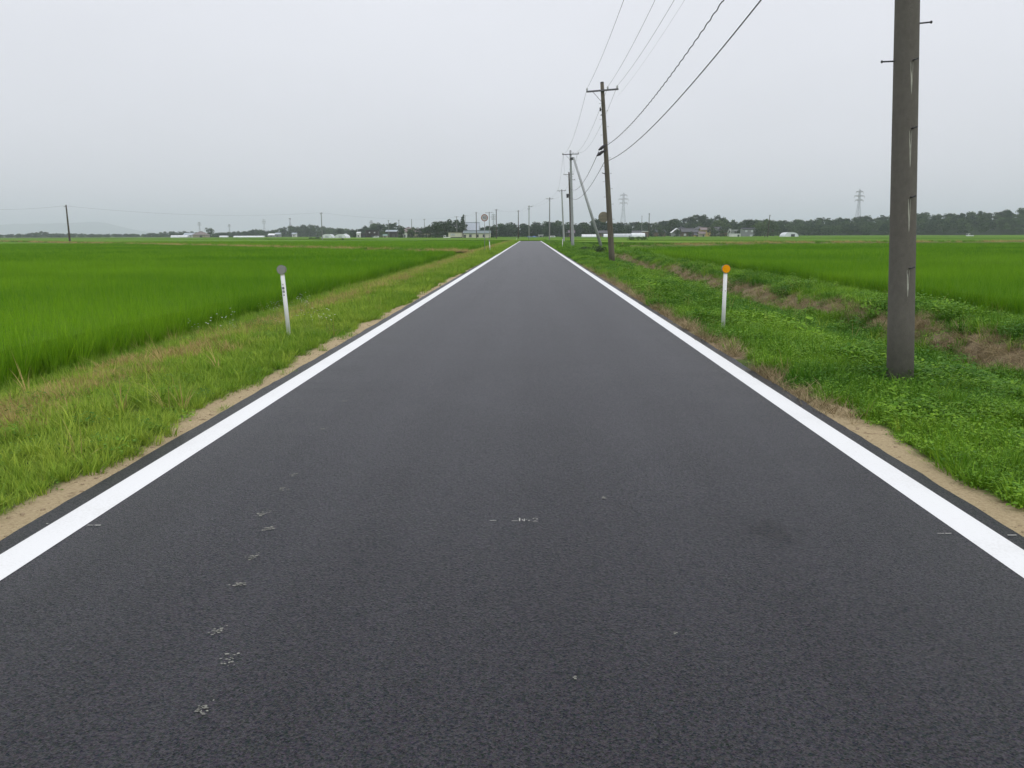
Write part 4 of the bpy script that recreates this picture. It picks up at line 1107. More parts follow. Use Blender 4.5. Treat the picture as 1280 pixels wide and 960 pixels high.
cable(wpt(L1, (-0.5, 0, 10.4)), wpt(L2, (0, 0, 9.6)), 1.7, 0.016, 'cable_grey', 'long sagging wire between the two lone left field poles', group='wires over the left fields')
cable(wpt(L2, (0, 0, 9.6)), wpt(PB, (0, 0, 10.6)), 1.8, 0.016, 'cable_grey', 'wire from the lone pole by the tunnels to the barn', group='wires over the left fields')

# ------------------------------------------------------------------ trees, woods, hills
def leaf_cloud(lobes, n, size, seed):
    """many small leaf-clump faces spread over lobes (centre, radii)"""
    r = np.random.default_rng(seed); V = []; F = []; L = []
    w = np.array([l[1][0] * l[1][1] + l[1][2] ** 2 for l in lobes]); w = w / w.sum()
    for li, (c, rad) in enumerate(lobes):
        m = max(6, int(n * w[li])); lb = r.uniform(0.25, 0.75)
        for _ in range(m):
            d = r.normal(size=3); d /= np.linalg.norm(d)
            if d[2] < -0.3 and r.random() < 0.5: d[2] *= -1
            p = np.array(c) + d * np.array(rad) * r.uniform(0.72, 1.08)
            nrm = d + r.normal(0, 0.55, 3); nrm /= np.linalg.norm(nrm)
            a = np.cross(nrm, r.normal(size=3)); a /= np.linalg.norm(a); b = np.cross(nrm, a); s = size * r.uniform(0.6, 1.3); o = len(V)
            V += [p + a * s, p + b * s * 0.7, p - a * s * 0.9, p - b * s * 0.75]
            F.append((o, o + 1, o + 2, o + 3)); L += [float(np.clip(lb + r.normal(0, 0.2), 0, 1))] * 4
    return V, F, L
def tree_lobes(r, h, w, kind):
    lobes = []
    if kind == 'conifer':
        for i in range(9):
            f = i / 8; rad = w * 0.5 * (1 - f) ** 0.8 + 0.03 * h
            lobes.append(((r.normal(0, 0.02 * h), r.normal(0, 0.02 * h), h * (0.16 + 0.8 * f)), (rad, rad, h * 0.085)))
    else:
        for i in range(13):
            a = r.uniform(0, 6.28); f = r.uniform(0, 1) ** 0.6; z = r.uniform(0.30, 0.86)
            rr = w * 0.36 * f * (1.15 - abs(z - 0.55) * 1.2); rad = w * r.uniform(0.13, 0.22)
            lobes.append(((rr * math.cos(a), rr * math.sin(a), z * h), (rad, rad, rad * 0.85)))
        lobes.append(((0, 0, 0.55 * h), (w * 0.3, w * 0.3, h * 0.3)))
    return lobes
def tree_proto(i, kind):
    r = np.random.default_rng(100 + i); V, F, L = leaf_cloud(tree_lobes(r, 1.0, 0.85 if kind != 'conifer' else 0.45, kind), 420, 0.05, 200 + i)
    # low skirt so that the wood's edge closes down to the ground
    V2, F2, L2 = leaf_cloud([((0.1, 0, 0.2), (0.3, 0.3, 0.2)), ((-0.12, 0.05, 0.16), (0.28, 0.28, 0.17))], 110, 0.05, 300 + i)
    o = len(V); V += V2; F += [tuple(k + o for k in f) for f in F2]; L += L2
    me = np_mesh('tree_%d' % i, np.array(V), F); set_attr(me, 'leaf', L); me.materials.append(MATS['tree_leaf'])
    return bpy.data.objects.new('tree_%d' % i, me)
C_TREE = protos('trees', [tree_proto(i, 'broad') for i in range(6)] )
def wood(name, sky, dist, rows, label, tree=8.0, tint=0.4, gap=9.0):
    """a wooded rise: crest height from its silhouette, rows of trees standing on the rising ground"""
    sky = np.array(sky, float); b0, b1 = sky[0, 0], sky[-1, 0]
    P = []; S = []; T = []; G = []
    step = (3.4 + 0.0012 * dist) * 1052 / dist; B = np.arange(b0, b1, step); gr = np.arange(b0, b1 + 1e-6, max((b1 - b0) / 60, 1))
    seed = int(dist)
    for r in range(rows):
        d = dist + r * gap; f = 0.52 + 0.48 * (r + 1) / rows
        for b in B:
            bb = b + U(-step, step); y = np.interp(bb, sky[:, 0], sky[:, 1])
            top = 1.5 + (293.5 - y) * d / 1052 * f
            s = tree * U(0.6, 1.15); base = top * (U(0.86, 1.05) if r < rows - 2 else U(0.94, 1.03)) - s
            if base < -0.6: base = -0.6; s = max(1.5, top + 0.6)
            P.append((lat(bb, d), d + U(-gap, gap) * 0.4, base)); wd = max(s * U(0.95, 1.3), (4.5 + 0.0025 * dist) * U(0.9, 1.5)); S.append((wd, wd, s * U(0.9, 1.1)))
            T.append(tint + float(vnoise(bb / 9.0, r * 0.7, seed)) * 0.9 - 0.45 + U(-0.25, 0.25))
        G.append([(lat(b, d), d, -0.66 if r == 0 else max(-0.64, 1.5 + (293.5 - np.interp(b, sky[:, 0], sky[:, 1])) * d / 1052 * f - tree * 0.85)) for b in gr])
    root = thing(name, label, 'woods'); root['kind'] = 'stuff'
    G.insert(0, [(p[0], p[1] - gap, -0.66) for p in G[0]]); G.append([(p[0], p[1] + 3 * gap, -0.66) for p in G[-1]])
    c = len(gr); v = np.array(G).reshape(-1, 3); F = [(i * c + k, i * c + k + 1, (i + 1) * c + k + 1, (i + 1) * c + k) for i in range(len(G) - 1) for k in range(c - 1)]
    link_mesh('slope', np_mesh('slope', v, F), 'hill_soil', root, True)
    scatter('trees', C_TREE, P, np.array(T), None, None, sclv=np.array(S), lean=0.04, parent=root)
wood('woods_right', [(930, 279), (945, 277), (965, 276), (985, 275.5), (1005, 274.5), (1030, 274), (1060, 272), (1100, 271), (1130, 270), (1150, 266.5), (1165, 269), (1190, 267.5), (1215, 265.5), (1240, 266.5), (1265, 263), (1290, 261), (1340, 260)], 640, 6, 'long wooded ridge closing the horizon on the right', 9.0, 0.36)
wood('woods_village', [(745, 280), (775, 278), (785, 277), (800, 277), (815, 278), (830, 275), (838, 273.5), (848, 276), (860, 273), (865, 268.5), (880, 267.5), (900, 271.5), (912, 276), (925, 277), (938, 275), (955, 276), (970, 277)], 600, 5, 'dark wooded hill behind the village roofs', 8.0, 0.2)
wood('woods_center', [(612, 283), (622, 279), (640, 278), (660, 278.5), (690, 277), (702, 277), (712, 279.5), (722, 278), (732, 274.5), (745, 271), (757, 271.5), (764, 276), (770, 280)], 520, 5, 'dense dark wood behind the end of the road', 8.5, 0.08)
wood('woods_left_hill', [(440, 288), (450, 285), (456, 280.5), (463, 278), (478, 278), (492, 277.5), (498, 280), (504, 283), (520, 284), (560, 284), (600, 284), (612, 283)], 640, 4, 'rounded wooded hill behind the dark houses', 8.0, 0.25)
wood('woods_far_left_hill', [(262, 290), (300, 288), (318, 285), (330, 287), (346, 285), (360, 281.5), (368, 280.5), (385, 280.5), (402, 281), (412, 283.5), (428, 284.5), (440, 287), (450, 288)], 900, 4, 'low hazy wooded hill left of the village', 9.0, 0.35)
wood('woods_horizon', [(-60, 290.5), (0, 291), (20, 290.5), (35, 288.5), (47, 287.5), (56, 290), (75, 290), (120, 291), (175, 291), (190, 289.5), (205, 288), (235, 288), (262, 289.5)], 1050, 3, 'thin hazy line of trees on the far left horizon', 5.5, 0.4)
def hills():
    B = np.linspace(-260, 330, 120); D = 11000
    sky = np.array([(-260, 284), (-120, 280), (-20, 278.5), (40, 277.5), (80, 276.5), (118, 275.5), (135, 279), (150, 284), (170, 288), (230, 290.5), (330, 292)])
    V = []
    for k, (dd, f) in enumerate([(-700, 0), (-350, 0.55), (0, 1), (450, 0.7), (850, 0)]):
        for b in B:
            y = np.interp(b, sky[:, 0], sky[:, 1]) + (fbm(b / 13.0, b * 0 + k, 5) - 0.5) * 2.2
            V.append((lat(b, D) + U(-10, 10), D + dd, -0.7 + max(0, (293 - y)) * D / 1052 * f * (1 + (fbm(b / 9, k * 3.1, 8) - .5) * 0.3 * (k != 2))))
    c = len(B); F = [(i * c + k, i * c + k + 1, (i + 1) * c + k + 1, (i + 1) * c + k) for i in range(4) for k in range(c - 1)]
    o = link_mesh('hills', np_mesh('hills', V, F), 'mountain', None, True); tag(o, 'pale blue hazy mountain range on the far left horizon', 'hills', kind='structure')
hills()
TREES = {}
def tree(b, d, h, w, label, tint, seed, kind='broad', z0=-0.62, name='tree', group='trees around the farmhouses'):
    r = np.random.default_rng(seed); t = thing(name, label, 'tree', (lat(b, d), d, z0), (0, 0, 0), group)
    lobes = tree_lobes(r, h, w, kind)
    V, F, L = leaf_cloud(lobes + [((0.1 * w, 0, 0.16 * h), (0.3 * w, 0.3 * w, 0.16 * h)), ((-0.14 * w, 0.05 * w, 0.14 * h), (0.28 * w, 0.28 * w, 0.14 * h))], 900, h * 0.046, seed); me = np_mesh('crown', np.array(V), F)
    set_attr(me, 'leaf', L); set_attr(me, 'tint', np.full(len(V), tint)); link_mesh('crown', me, 'tree_leaf_own', t)
    m = MB(); m.tube([(0, 0, -0.2), (0.02 * h, 0, 0.25 * h), (0, 0.01 * h, 0.6 * h)], [0.035 * h, 0.026 * h, 0.012 * h], 8)
    for c, _ in lobes[:5]: m.tube([(0.01 * h, 0, 0.28 * h), tuple(np.array(c) * np.array([0.8, 0.8, 0.97]))], [0.013 * h, 0.005 * h], 5)
    m.build('trunk', 'bark', t, True)
for args in [
    (538, 430, 7.6, 8.5, 'round dark tree just right of the brown hipped roof', 0.15, 1), (546.5, 425, 9.3, 8.0, 'dark tree at the left end of the tall clump', 0.2, 2),
    (556, 430, 10.0, 9.0, 'tall dark tree in the middle of the clump by the cream building', 0.1, 3), (567, 440, 10.2, 10.0, 'broad dark tree behind the raised cream section', 0.05, 4),
    (576, 445, 10.0, 7.5, 'dark tree leaning on the barn roof side', 0.1, 5), (578.5, 450, 12.0, 4.2, 'slim pointed tree rising beside the barn roof', 0.05, 6, 'conifer'),
    (527, 440, 6.6, 8.5, 'low dark tree in front of the purple roof', 0.12, 7), (513.5, 435, 6.0, 6.0, 'paler garden tree before the brown hipped roof', 0.6, 8),
    (501, 440, 6.2, 4.6, 'small tree between dark house and hipped roof', 0.4, 9), (616, 410, 6.8, 5.4, 'dark tree at the right end of the cream building', 0.05, 10),
    (441, 520, 6.0, 7.0, 'dark bushy tree by the white-walled house', 0.1, 11), (480, 500, 3.9, 6.2, 'low green tree before the dark house', 0.45, 12),
    (259, 800, 9.2, 9.5, 'dark round tree beside the far left barn', 0.1, 13), (425, 640, 7.0, 7.5, 'dark tree above the twin white tunnels', 0.1, 14),
    (892, 462, 6.4, 8.0, 'garden tree right of the ochre house', 0.35, 15), (903.5, 460, 6.2, 8.5, 'leafy tree in front of the grey village roofs', 0.3, 16),
    (899, 560, 13.0, 14.0, 'pale yellow-green tree crown on the hill above the village', 0.95, 17), (949, 500, 11.0, 12.0, 'yellow-green tree right behind the grey house', 0.85, 18),
    (964, 505, 10.5, 11.0, 'green round tree left of the arched white shed', 0.6, 19), (937, 530, 12.6, 8.0, 'dark tall tree poking up behind the grey house', 0.05, 20),
    (706, 420, 5.4, 6.0, 'dark tree in front of the wood near the red-brown house', 0.05, 21), (862, 474, 3.4, 4.4, 'small hedge tree before the brown village house', 0.3, 22), (846, 480, 4.6, 5.2, 'dark shrub tree before the white gable', 0.2, 23),
    (826, 470, 5.0, 7.0, 'dark bushy tree left of the white gable house', 0.25, 24), (815, 470, 4.4, 5.0, 'low dark tree right of the white-roofed shed', 0.15, 25), (922, 480, 4.6, 4.4, 'small dark tree between white shed and grey house', 0.1, 26),
    (944, 462, 5.2, 5.6, 'dark tree at the right corner of the grey house', 0.15, 27), (837, 560, 12.0, 11.0, 'dark round tree behind the white gable house', 0.12, 28), (585, 470, 6.2, 9.0, 'dark tree under the barn roof behind the cream building', 0.08, 29)]:
    tree(*args)
def shrub(b, d, w, h, label, tint, seed, z0=-0.4, dep=None, mat='tree_leaf_own', size=0.09, n=900):
    r = np.random.default_rng(seed); t = thing('shrub', label, 'shrub', (lat(b, d), d, z0), (0, 0, 0))
    lobes = [((r.uniform(-w, w) * 0.42, r.uniform(-1, 1) * (dep or w) * 0.3, r.uniform(0.15, 0.6) * h), (w * r.uniform(0.1, 0.2), (dep or w) * 0.2, h * r.uniform(0.25, 0.45))) for _ in range(12)]
    V, F, L = leaf_cloud(lobes, n, size, seed); me = np_mesh('foliage', np.array(V), F); set_attr(me, 'leaf', L); set_attr(me, 'tint', np.full(len(V), tint)); link_mesh('foliage', me, mat, t)
    m = MB()
    for c, _ in lobes[:6]: m.tube([(c[0] * 0.5, c[1] * 0.5, -0.1), tuple(c)], [0.03, 0.01], 5)
    m.build('stem', 'bark', t)
shrub(796, 205, 4.6, 1.25, 'low dark green bush standing alone in the right fields', 0.35, 31, z0=-0.1, dep=2.5)
shrub(736, 82, 2.2, 0.9, 'dark leafy weeds in the ditch in front of the strut', 0.5, 32, -0.35, size=0.055)
shrub(751, 78, 1.8, 0.8, 'dark leafy weeds in the ditch left of the brown pole', 0.45, 33, -0.35, size=0.055)
shrub(391.5, 330, 4.4, 1.3, 'trimmed dark hedge left of the twin white tunnels', 0.0, 34, dep=1.5)
shrub(427.5, 300, 0.9, 0.8, 'tiny bush before the second white tunnel', 0.1, 35, dep=0.8, n=300)

# ------------------------------------------------------------------ farm buildings
def window(t, x, z, w, h, y, glass='glass_dark'):
    m = MB(); m.box(x - w / 2 - .08, x + w / 2 + .08, y - 0.09, y - 0.003, z - .08, z + h + .08); f = m.build('window', 'frame_metal', t)
    for s in (-1, 1):
        MB().box(x + s * w / 4 - w / 4 + 0.03, x + s * w / 4 + w / 4 - 0.03, y - 0.11, y - 0.092, z, z + h).build('pane', glass, f)
def house(b, d, w, dp, h, rh, wall, roof, label, kind='gable', rot=0.0, wins=(), doors=(), eave=0.6, z0=-0.6, side=False, name='house', cat='house', glass='glass_dark', group=None):
    """front faces the road end; side=True turns the gable to the front"""
    t = thing(name, label, cat, (lat(b, d), d, z0), (0, 0, R(rot)), group)
    x, y = w / 2, dp / 2; m = MB()
    if kind == 'gable' and side:
        m.add([(-x, -y, -.3), (x, -y, -.3), (x, y, -.3), (-x, y, -.3), (-x, -y, h), (x, -y, h), (x, y, h), (-x, y, h), (0, -y, h + rh), (0, y, h + rh)],
              [(0, 1, 5, 8, 4), (2, 3, 7, 9, 6), (1, 2, 6, 5), (3, 0, 4, 7)])
    elif kind == 'gable':
        m.add([(-x, -y, -.3), (x, -y, -.3), (x, y, -.3), (-x, y, -.3), (-x, -y, h), (x, -y, h), (x, y, h), (-x, y, h), (-x, 0, h + rh), (x, 0, h + rh)],
              [(0, 1, 5, 4), (2, 3, 7, 6), (1, 2, 6, 9, 5), (3, 0, 4, 8, 7)])
    else:
        m.box(-x, x, -y, y, -0.3, h)
    m.build('wall', wall, t)
    e = eave; k = rh / (x if (kind == 'gable' and side) else y); r = MB(); th = 0.18
    def slope(P):
        r.add([(p[0], p[1], p[2] + 0.02) for p in P] + [(p[0], p[1], p[2] + th) for p in P],
              [tuple(reversed(range(len(P)))), tuple(range(len(P), 2 * len(P)))] + [(i, (i + 1) % len(P), len(P) + (i + 1) % len(P), len(P) + i) for i in range(len(P))])
    if kind == 'gable' and side:
        slope([(-x - e, -y - e, h - e * k), (0, -y - e, h + rh), (0, y + e, h + rh), (-x - e, y + e, h - e * k)][::-1]); slope([(x + e, -y - e, h - e * k), (x + e, y + e, h - e * k), (0, y + e, h + rh), (0, -y - e, h + rh)])
    elif kind == 'gable':
        slope([(-x - e, -y - e, h - e * k), (x + e, -y - e, h - e * k), (x + e, 0, h + rh), (-x - e, 0, h + rh)]); slope([(x + e, y + e, h - e * k), (-x - e, y + e, h - e * k), (-x - e, 0, h + rh), (x + e, 0, h + rh)])
    elif kind == 'hip':
        q = max(0.5, x - y * 0.9)
        a, bb, c, dd = (-x - e, -y - e, h - 0.1), (x + e, -y - e, h - 0.1), (x + e, y + e, h - 0.1), (-x - e, y + e, h - 0.1); u, v = (-q, 0, h + rh), (q, 0, h + rh)
        slope([a, bb, v, u]); slope([c, dd, u, v]); slope([bb, c, v]); slope([dd, a, u])
    else:
        r.box(-x - e, x + e, -y - e, y + e, h + 0.003, h + 0.25)
    ro = r.build('roof', roof, t)
    if kind in ('gable', 'hip'):
        if kind == 'gable' and side: MB().box(-0.2, 0.2, -y - e, y + e, h + rh + 0.1, h + rh + 0.4).build('ridge', roof, ro)
        else:
            q = x + e if kind == 'gable' else max(0.5, x - y * 0.9); MB().box(-q, q, -0.2, 0.2, h + rh + 0.1, h + rh + 0.4).build('ridge', roof, ro)
    for (wx, wz, ww, wh) in wins: window(t, wx, wz, ww, wh, -y, glass)
    for (dx, dw, dh) in doors:
        dd = MB().box(dx - dw / 2, dx + dw / 2, -y - 0.08, -y - 0.003, 0, dh).build('door', 'door_dark', t)
        MB().box(dx + dw / 2 - 0.2, dx + dw / 2 - 0.12, -y - 0.12, -y - 0.082, 1, 1.2).build('handle', 'frame_metal', dd)
    return t
house(596.5, 400, 12.4, 7, 2.7, 1.0, 'cream_wall', 'roof_teal', 'long cream single-storey building with three windows beside the speed sign', 'gable', wins=[(-3.0, 0.9, 1.1, 1.2), (0.3, 0.9, 1.1, 1.2), (3.4, 0.9, 1.1, 1.2)], doors=[(-5.6, 0.9, 2.0)], eave=0.35)
t = house(569.5, 402, 6.6, 5, 3.0, 0.5, 'cream_wall', 'roof_brown', 'cream annexe above a dark panel painted as carport shade, left of the long building', 'flat', wins=[(-1.7, 1.7, 0.8, 0.8), (-0.6, 1.7, 0.8, 0.8)], doors=[], eave=0.25, glass='glass_painted_bright')
MB().box(-3.2, 3.2, -2.56, -2.503, -0.2, 0.95).build('carport_shade_panel', 'door_dark', t)  # solid dark panel on the wall stands for the shade beneath the annexe
house(590.5, 455, 7.4, 9, 4.4, 3.9, 'grey_wall', 'roof_pale', 'large barn with steep pale grey roof behind the cream building', 'gable', eave=0.3)
house(510.5, 470, 8.0, 8, 3.6, 2.4, 'tan_wall', 'roof_brown', 'farmhouse with wide brown-grey hipped roof', 'hip', wins=[(-2.5, 0.9, 1.3, 1.3), (0.5, 0.9, 1.3, 1.3)], doors=[(2.6, 1.2, 2.1)], eave=1.0)
house(506, 462, 1.8, 3, 3.2, 0.9, 'white_wall', 'roof_brown', 'small white gabled porch on the brown hipped farmhouse', 'gable', side=True, wins=[(0, 1.0, 0.8, 1.0)], eave=0.3)
house(530, 480, 7.4, 7, 3.7, 1.6, 'tan_wall', 'roof_purple', 'house with low purple-grey roof behind dark trees', 'gable', wins=[(-2, 0.9, 1.2, 1.2), (1.5, 0.9, 1.2, 1.2)], eave=0.6)
house(465, 520, 7.4, 7, 4.9, 0.5, 'maroon_wall', 'roof_dark', 'tall dark maroon house with two bright upper windows', 'flat', wins=[(-1.2, 3.2, 0.7, 0.6), (1.9, 3.2, 0.7, 0.6)], doors=[(0.5, 1.4, 2.1)], eave=0.3, glass='glass_painted_bright')
house(454, 515, 4.2, 5, 2.9, 0.4, 'maroon_wall', 'roof_grey', 'low dark shed joined to the tall maroon house', 'flat', doors=[(0.4, 1.6, 2.0)], eave=0.2)
house(447.8, 512, 2.2, 4, 3.0, 0.6, 'white_wall', 'roof_white', 'narrow white-walled house left of the dark shed', 'gable', wins=[(0, 1, 0.7, 0.9)], eave=0.15)
house(489.5, 510, 6.6, 6, 4.0, 0.7, 'maroon_wall', 'roof_pale', 'dark house with pale flat-looking roof edge', 'gable', wins=[(-1.6, 1, 1.1, 1.1), (1.4, 1, 1.1, 1.1)], eave=0.3)
house(431, 530, 3.0, 4, 1.6, 1.0, 'white_wall', 'roof_white', 'little white gabled shed right of the twin tunnels', 'gable', side=True, doors=[(0, 0.9, 1.4)], eave=0.2)
house(481, 495, 2.4, 3, 1.6, 0.5, 'tan_wall', 'roof_green', 'tiny shed with pale green roof between dark houses', 'gable', doors=[(0, 0.8, 1.3)], eave=0.2)
house(248, 690, 10.5, 9, 2.6, 2.4, 'tan_wall', 'roof_brown', 'far left brown-roofed barn in the fields', 'hip', doors=[(1.5, 2.2, 2.0)], eave=0.5)
house(233.5, 700, 7.5, 7, 2.4, 1.6, 'white_wall', 'roof_pale', 'far left pale-roofed farmhouse beside the brown barn', 'gable', wins=[(-1.8, 0.8, 1.2, 1.1), (1.2, 0.8, 1.2, 1.1)])
house(338, 800, 5.5, 6, 2.2, 1.2, 'grey_wall', 'roof_white', 'small far house with white roof at the hazy hill foot, left of three', 'gable', wins=[(0, .8, 1.2, 1)])
house(346, 820, 4.5, 6, 3.0, 1.2, 'grey_wall', 'roof_pale', 'small far house with pale roof at the hazy hill foot, between two others', 'gable', wins=[(0, .8, 1.2, 1)])
house(366.5, 800, 3.6, 5, 3.2, 0.9, 'white_wall', 'roof_pale', 'small far white-walled house below the hazy hill crest', 'gable', wins=[(0, 1.0, 1.0, 1.0)])
house(711, 470, 5.6, 6, 2.9, 1.2, 'red_wall', 'roof_purple', 'red-brown house glimpsed between the roadside poles', 'gable', wins=[(-1, 0.9, 1.1, 1.1), (1.2, 0.9, 1.1, 1.1)])
house(676, 460, 2.6, 3, 1.6, 0.25, 'grey_wall', 'roof_white', 'small hut with white roof at the wood edge', 'flat', doors=[(0, 0.8, 1.4)], eave=0.2)
house(806, 430, 2.6, 3.4, 3.3, 0.5, 'brown_wall', 'roof_white', 'brown shed with bright white roof at the end of the greenhouses', 'flat', doors=[(0, 1.1, 2.0)], eave=0.25)
house(797, 500, 6.4, 6, 2.7, 1.2, 'brown_wall', 'roof_grey', 'grey-roofed house behind the white-roofed shed', 'gable', wins=[(0, 0.9, 1.2, 1.2)])
house(753, 500, 6.5, 6, 2.8, 1.2, 'brown_wall', 'roof_grey', 'grey-roofed house behind the strut and brown pole', 'gable', wins=[(0, 0.9, 1.2, 1.2)])
house(844.5, 500, 5.4, 6, 3.1, 2.0, 'grey_wall', 'roof_white', 'house with white gable edges at the left of the village', 'gable', side=True, wins=[(0, 1.0, 1.2, 1.2)], eave=0.5)
house(857.5, 482, 6.2, 6, 3.4, 1.7, 'brown_wall', 'roof_grey', 'brown-walled village house with grey roof', 'gable', wins=[(-1.5, 1.0, 1.3, 1.2), (1.2, 1.0, 1.3, 1.2)], glass='glass_painted_bright')
house(868.5, 478, 4.8, 6, 2.9, 1.5, 'brown_wall', 'roof_grey', 'village house with overlapping grey roofs next to the ochre house', 'hip', wins=[(0.4, 0.8, 1.2, 1.2)], eave=0.8)
house(880, 484, 5.2, 6, 4.3, 1.1, 'ochre_wall', 'roof_brown', 'ochre yellow village house', 'gable', wins=[(-1.3, 0.9, 1.1, 1.1), (1.2, 2.9, 1.1, 1.0)], eave=0.5)
house(870, 470, 2.8, 3, 1.5, 0.7, 'ochre_wall', 'roof_grey', 'low ochre lean-to before the grey-roofed houses', 'gable', doors=[(0, 0.9, 1.4)], eave=0.4)
house(893, 520, 7.0, 6, 4.6, 1.4, 'grey_wall', 'roof_grey', 'grey two-storey house half hidden by garden trees', 'gable', wins=[(-2, 3, 1.2, 1.1), (1.5, 3, 1.2, 1.1)])
house(904, 515, 4.4, 6, 4.4, 1.2, 'brown_wall', 'roof_dark', 'dark-roofed house in the middle of the village trees', 'gable', wins=[(0.5, 2.8, 1.2, 1.1)])
house(910, 505, 1.5, 2.5, 4.8, 0.3, 'white_wall', 'roof_white', 'narrow white tower-like annexe in the village', 'flat', wins=[(0, 3.2, 0.6, 0.6)], eave=0.1)
house(916.5, 500, 3.2, 4, 4.1, 0.25, 'grey_wall', 'roof_white', 'grey shed with white roof edge above the white shed', 'flat', wins=[(0, 2.8, 1.2, 0.7)], eave=0.2)
house(917, 450, 5.2, 4, 1.9, 0.25, 'white_wall', 'roof_white', 'low white shed in front of the grey house', 'flat', doors=[(1.5, 1.0, 1.6)], eave=0.1)
house(933, 470, 7.0, 6, 4.5, 0.6, 'grey_wall', 'roof_dark', 'boxy two-storey grey house at the right end of the village', 'gable', wins=[(-1.6, 3.0, 1.2, 1.0), (1.5, 3.0, 1.2, 1.0), (1.2, 0.5, 1.5, 1.1)], eave=0.3, glass='glass_painted_bright')
house(851, 505, 5.0, 6, 4.6, 1.5, 'grey_wall', 'roof_dark', 'dark two-storey house behind the brown village house', 'hip', wins=[(0, 3.0, 1.2, 1.1)], eave=0.7)
house(873, 505, 5.4, 6, 4.8, 1.6, 'tan_wall', 'roof_grey', 'tan house with grey roof showing above the overlapping roofs', 'hip', wins=[(-0.8, 3.2, 1.2, 1.0)], eave=0.8)
house(884, 500, 4.2, 6, 3.8, 1.5, 'brown_wall', 'roof_dark', 'dark-roofed house tucked right behind the ochre house', 'gable', wins=[(0.6, 1.0, 1.2, 1.1)], eave=0.6)
house(823, 520, 7.0, 6, 3.2, 1.3, 'brown_wall', 'roof_dark', 'low dark house under the trees left of the village', 'gable', wins=[(0, 0.9, 1.2, 1.1)], eave=0.5)
house(876, 464, 3.2, 4, 2.2, 0.9, 'tan_wall', 'roof_brown', 'little tan outbuilding in front of the ochre house', 'gable', doors=[(0.6, 0.9, 1.7)], eave=0.4)
def tunnel(b, d, L, w, h, label, mat='vinyl', rot=90.0, door=False, z0=-0.6, name='greenhouse', cat='greenhouse', group='white farm tunnels'):
    """arched plastic tunnel, long axis along local y"""
    t = thing(name, label, cat, (lat(b, d), d, z0), (0, 0, R(rot)), group); n = 18; m = MB(); V = []; prof = []
    for i in range(n + 1):
        a = math.pi * i / n; c, s = math.cos(a), math.sin(a); prof.append((-w / 2 * math.copysign(abs(c) ** 0.75, c), h * s ** 0.75))
    for y in (-L / 2, L / 2): V += [(x, y, z) for x, z in prof]
    F = [(i, i + 1, n + 2 + i, n + 1 + i) for i in range(n)]
    m.add(V, F); m.build('cover', mat, t, True)
    for s in (-1, 1): MB().add([(x, s * (L / 2 - 0.05), z) for x, z in prof], [tuple(range(n + 1)) if s < 0 else tuple(reversed(range(n + 1)))]).build('end_wall', mat, t)
    k = max(3, int(L / 2.4))
    for i in range(k + 1):
        y = -L / 2 + L * i / k; MB().tube([(x * 1.012, y, z * 1.012) for x, z in prof], 0.035, 5).build('hoop', 'steel_pale', t)
    if door:
        dd = MB().box(-0.3, 1.6, -L / 2 - 0.06, -L / 2 - 0.01, 0, h * 0.68).build('door', 'door_dark', t); MB().box(0.62, 0.68, -L / 2 - 0.09, -L / 2 - 0.062, 0.1, h * 0.66).build('door_seam', 'frame_metal', dd)
    else:
        MB().box(-0.9, 0.9, -L / 2 - 0.03, -L / 2 + 0.0, 0, h * 0.7).build('door', 'vinyl_clear', t)
    return t
tunnel(797, 420, 6.6, 4.5, 2.6, 'bright white end section of the long greenhouse by the shed')
tunnel(778, 421, 9.0, 4.3, 2.3, 'half-transparent greenhouse section behind the brown pole', 'vinyl_clear')
tunnel(760, 421, 4.6, 4.3, 2.2, 'white greenhouse piece just left of the brown pole')
tunnel(736, 430, 7.4, 4.3, 2.0, 'low white greenhouse behind the strut')
tunnel(984, 420, 6.0, 7.2, 2.7, 'white arched shed with dark door opening in the right fields', rot=8, door=True, name='shed', cat='shed')
tunnel(409, 430, 8, 5.6, 2.5, 'left one of the twin white domed tunnels', rot=4)
tunnel(427, 430, 8, 6.0, 2.5, 'right one of the twin white domed tunnels', rot=-3)
tunnel(309, 620, 22.5, 4.5, 1.7, 'very long low white greenhouse in the far left fields')
tunnel(277, 660, 6.5, 4.0, 1.8, 'short white greenhouse left of the very long one')
tunnel(221, 660, 13.5, 4.5, 2.2, 'white greenhouse at the far left barn')
t = thing('tarpaulin', 'blue tarpaulin covered heap at the foot of the wood', 'tarpaulin', (lat(666, 440), 440, -0.5)); mb = MB()
n = 12; prof = [(-3.0 + 6.0 * i / n) for i in range(n + 1)]
V = []
for y, k in ((-1.3, 0.0), (-0.9, 0.75), (0, 1.0), (0.9, 0.75), (1.3, 0)): V += [(x, y, k * (0.95 + 0.25 * math.sin(x * 2.1) + U(-.08, .08)) * (1 if 0 < i < n else 0.4)) for i, x in enumerate(prof)]
mb.add(V, [(r * (n + 1) + i, r * (n + 1) + i + 1, (r + 1) * (n + 1) + i + 1, (r + 1) * (n + 1) + i) for r in range(4) for i in range(n)]); mb.build('sheet', 'tarp_blue', t, True)
m = MB()
for x in (-2.2, -0.7, 0.8, 2.2): m.tube([(x, -1.32, 0.02), (x, -0.9, 0.98), (x, 0, 1.3), (x, 0.9, 0.98), (x, 1.32, 0.02)], 0.03, 5)
m.build('rope', 'cable_grey', t)

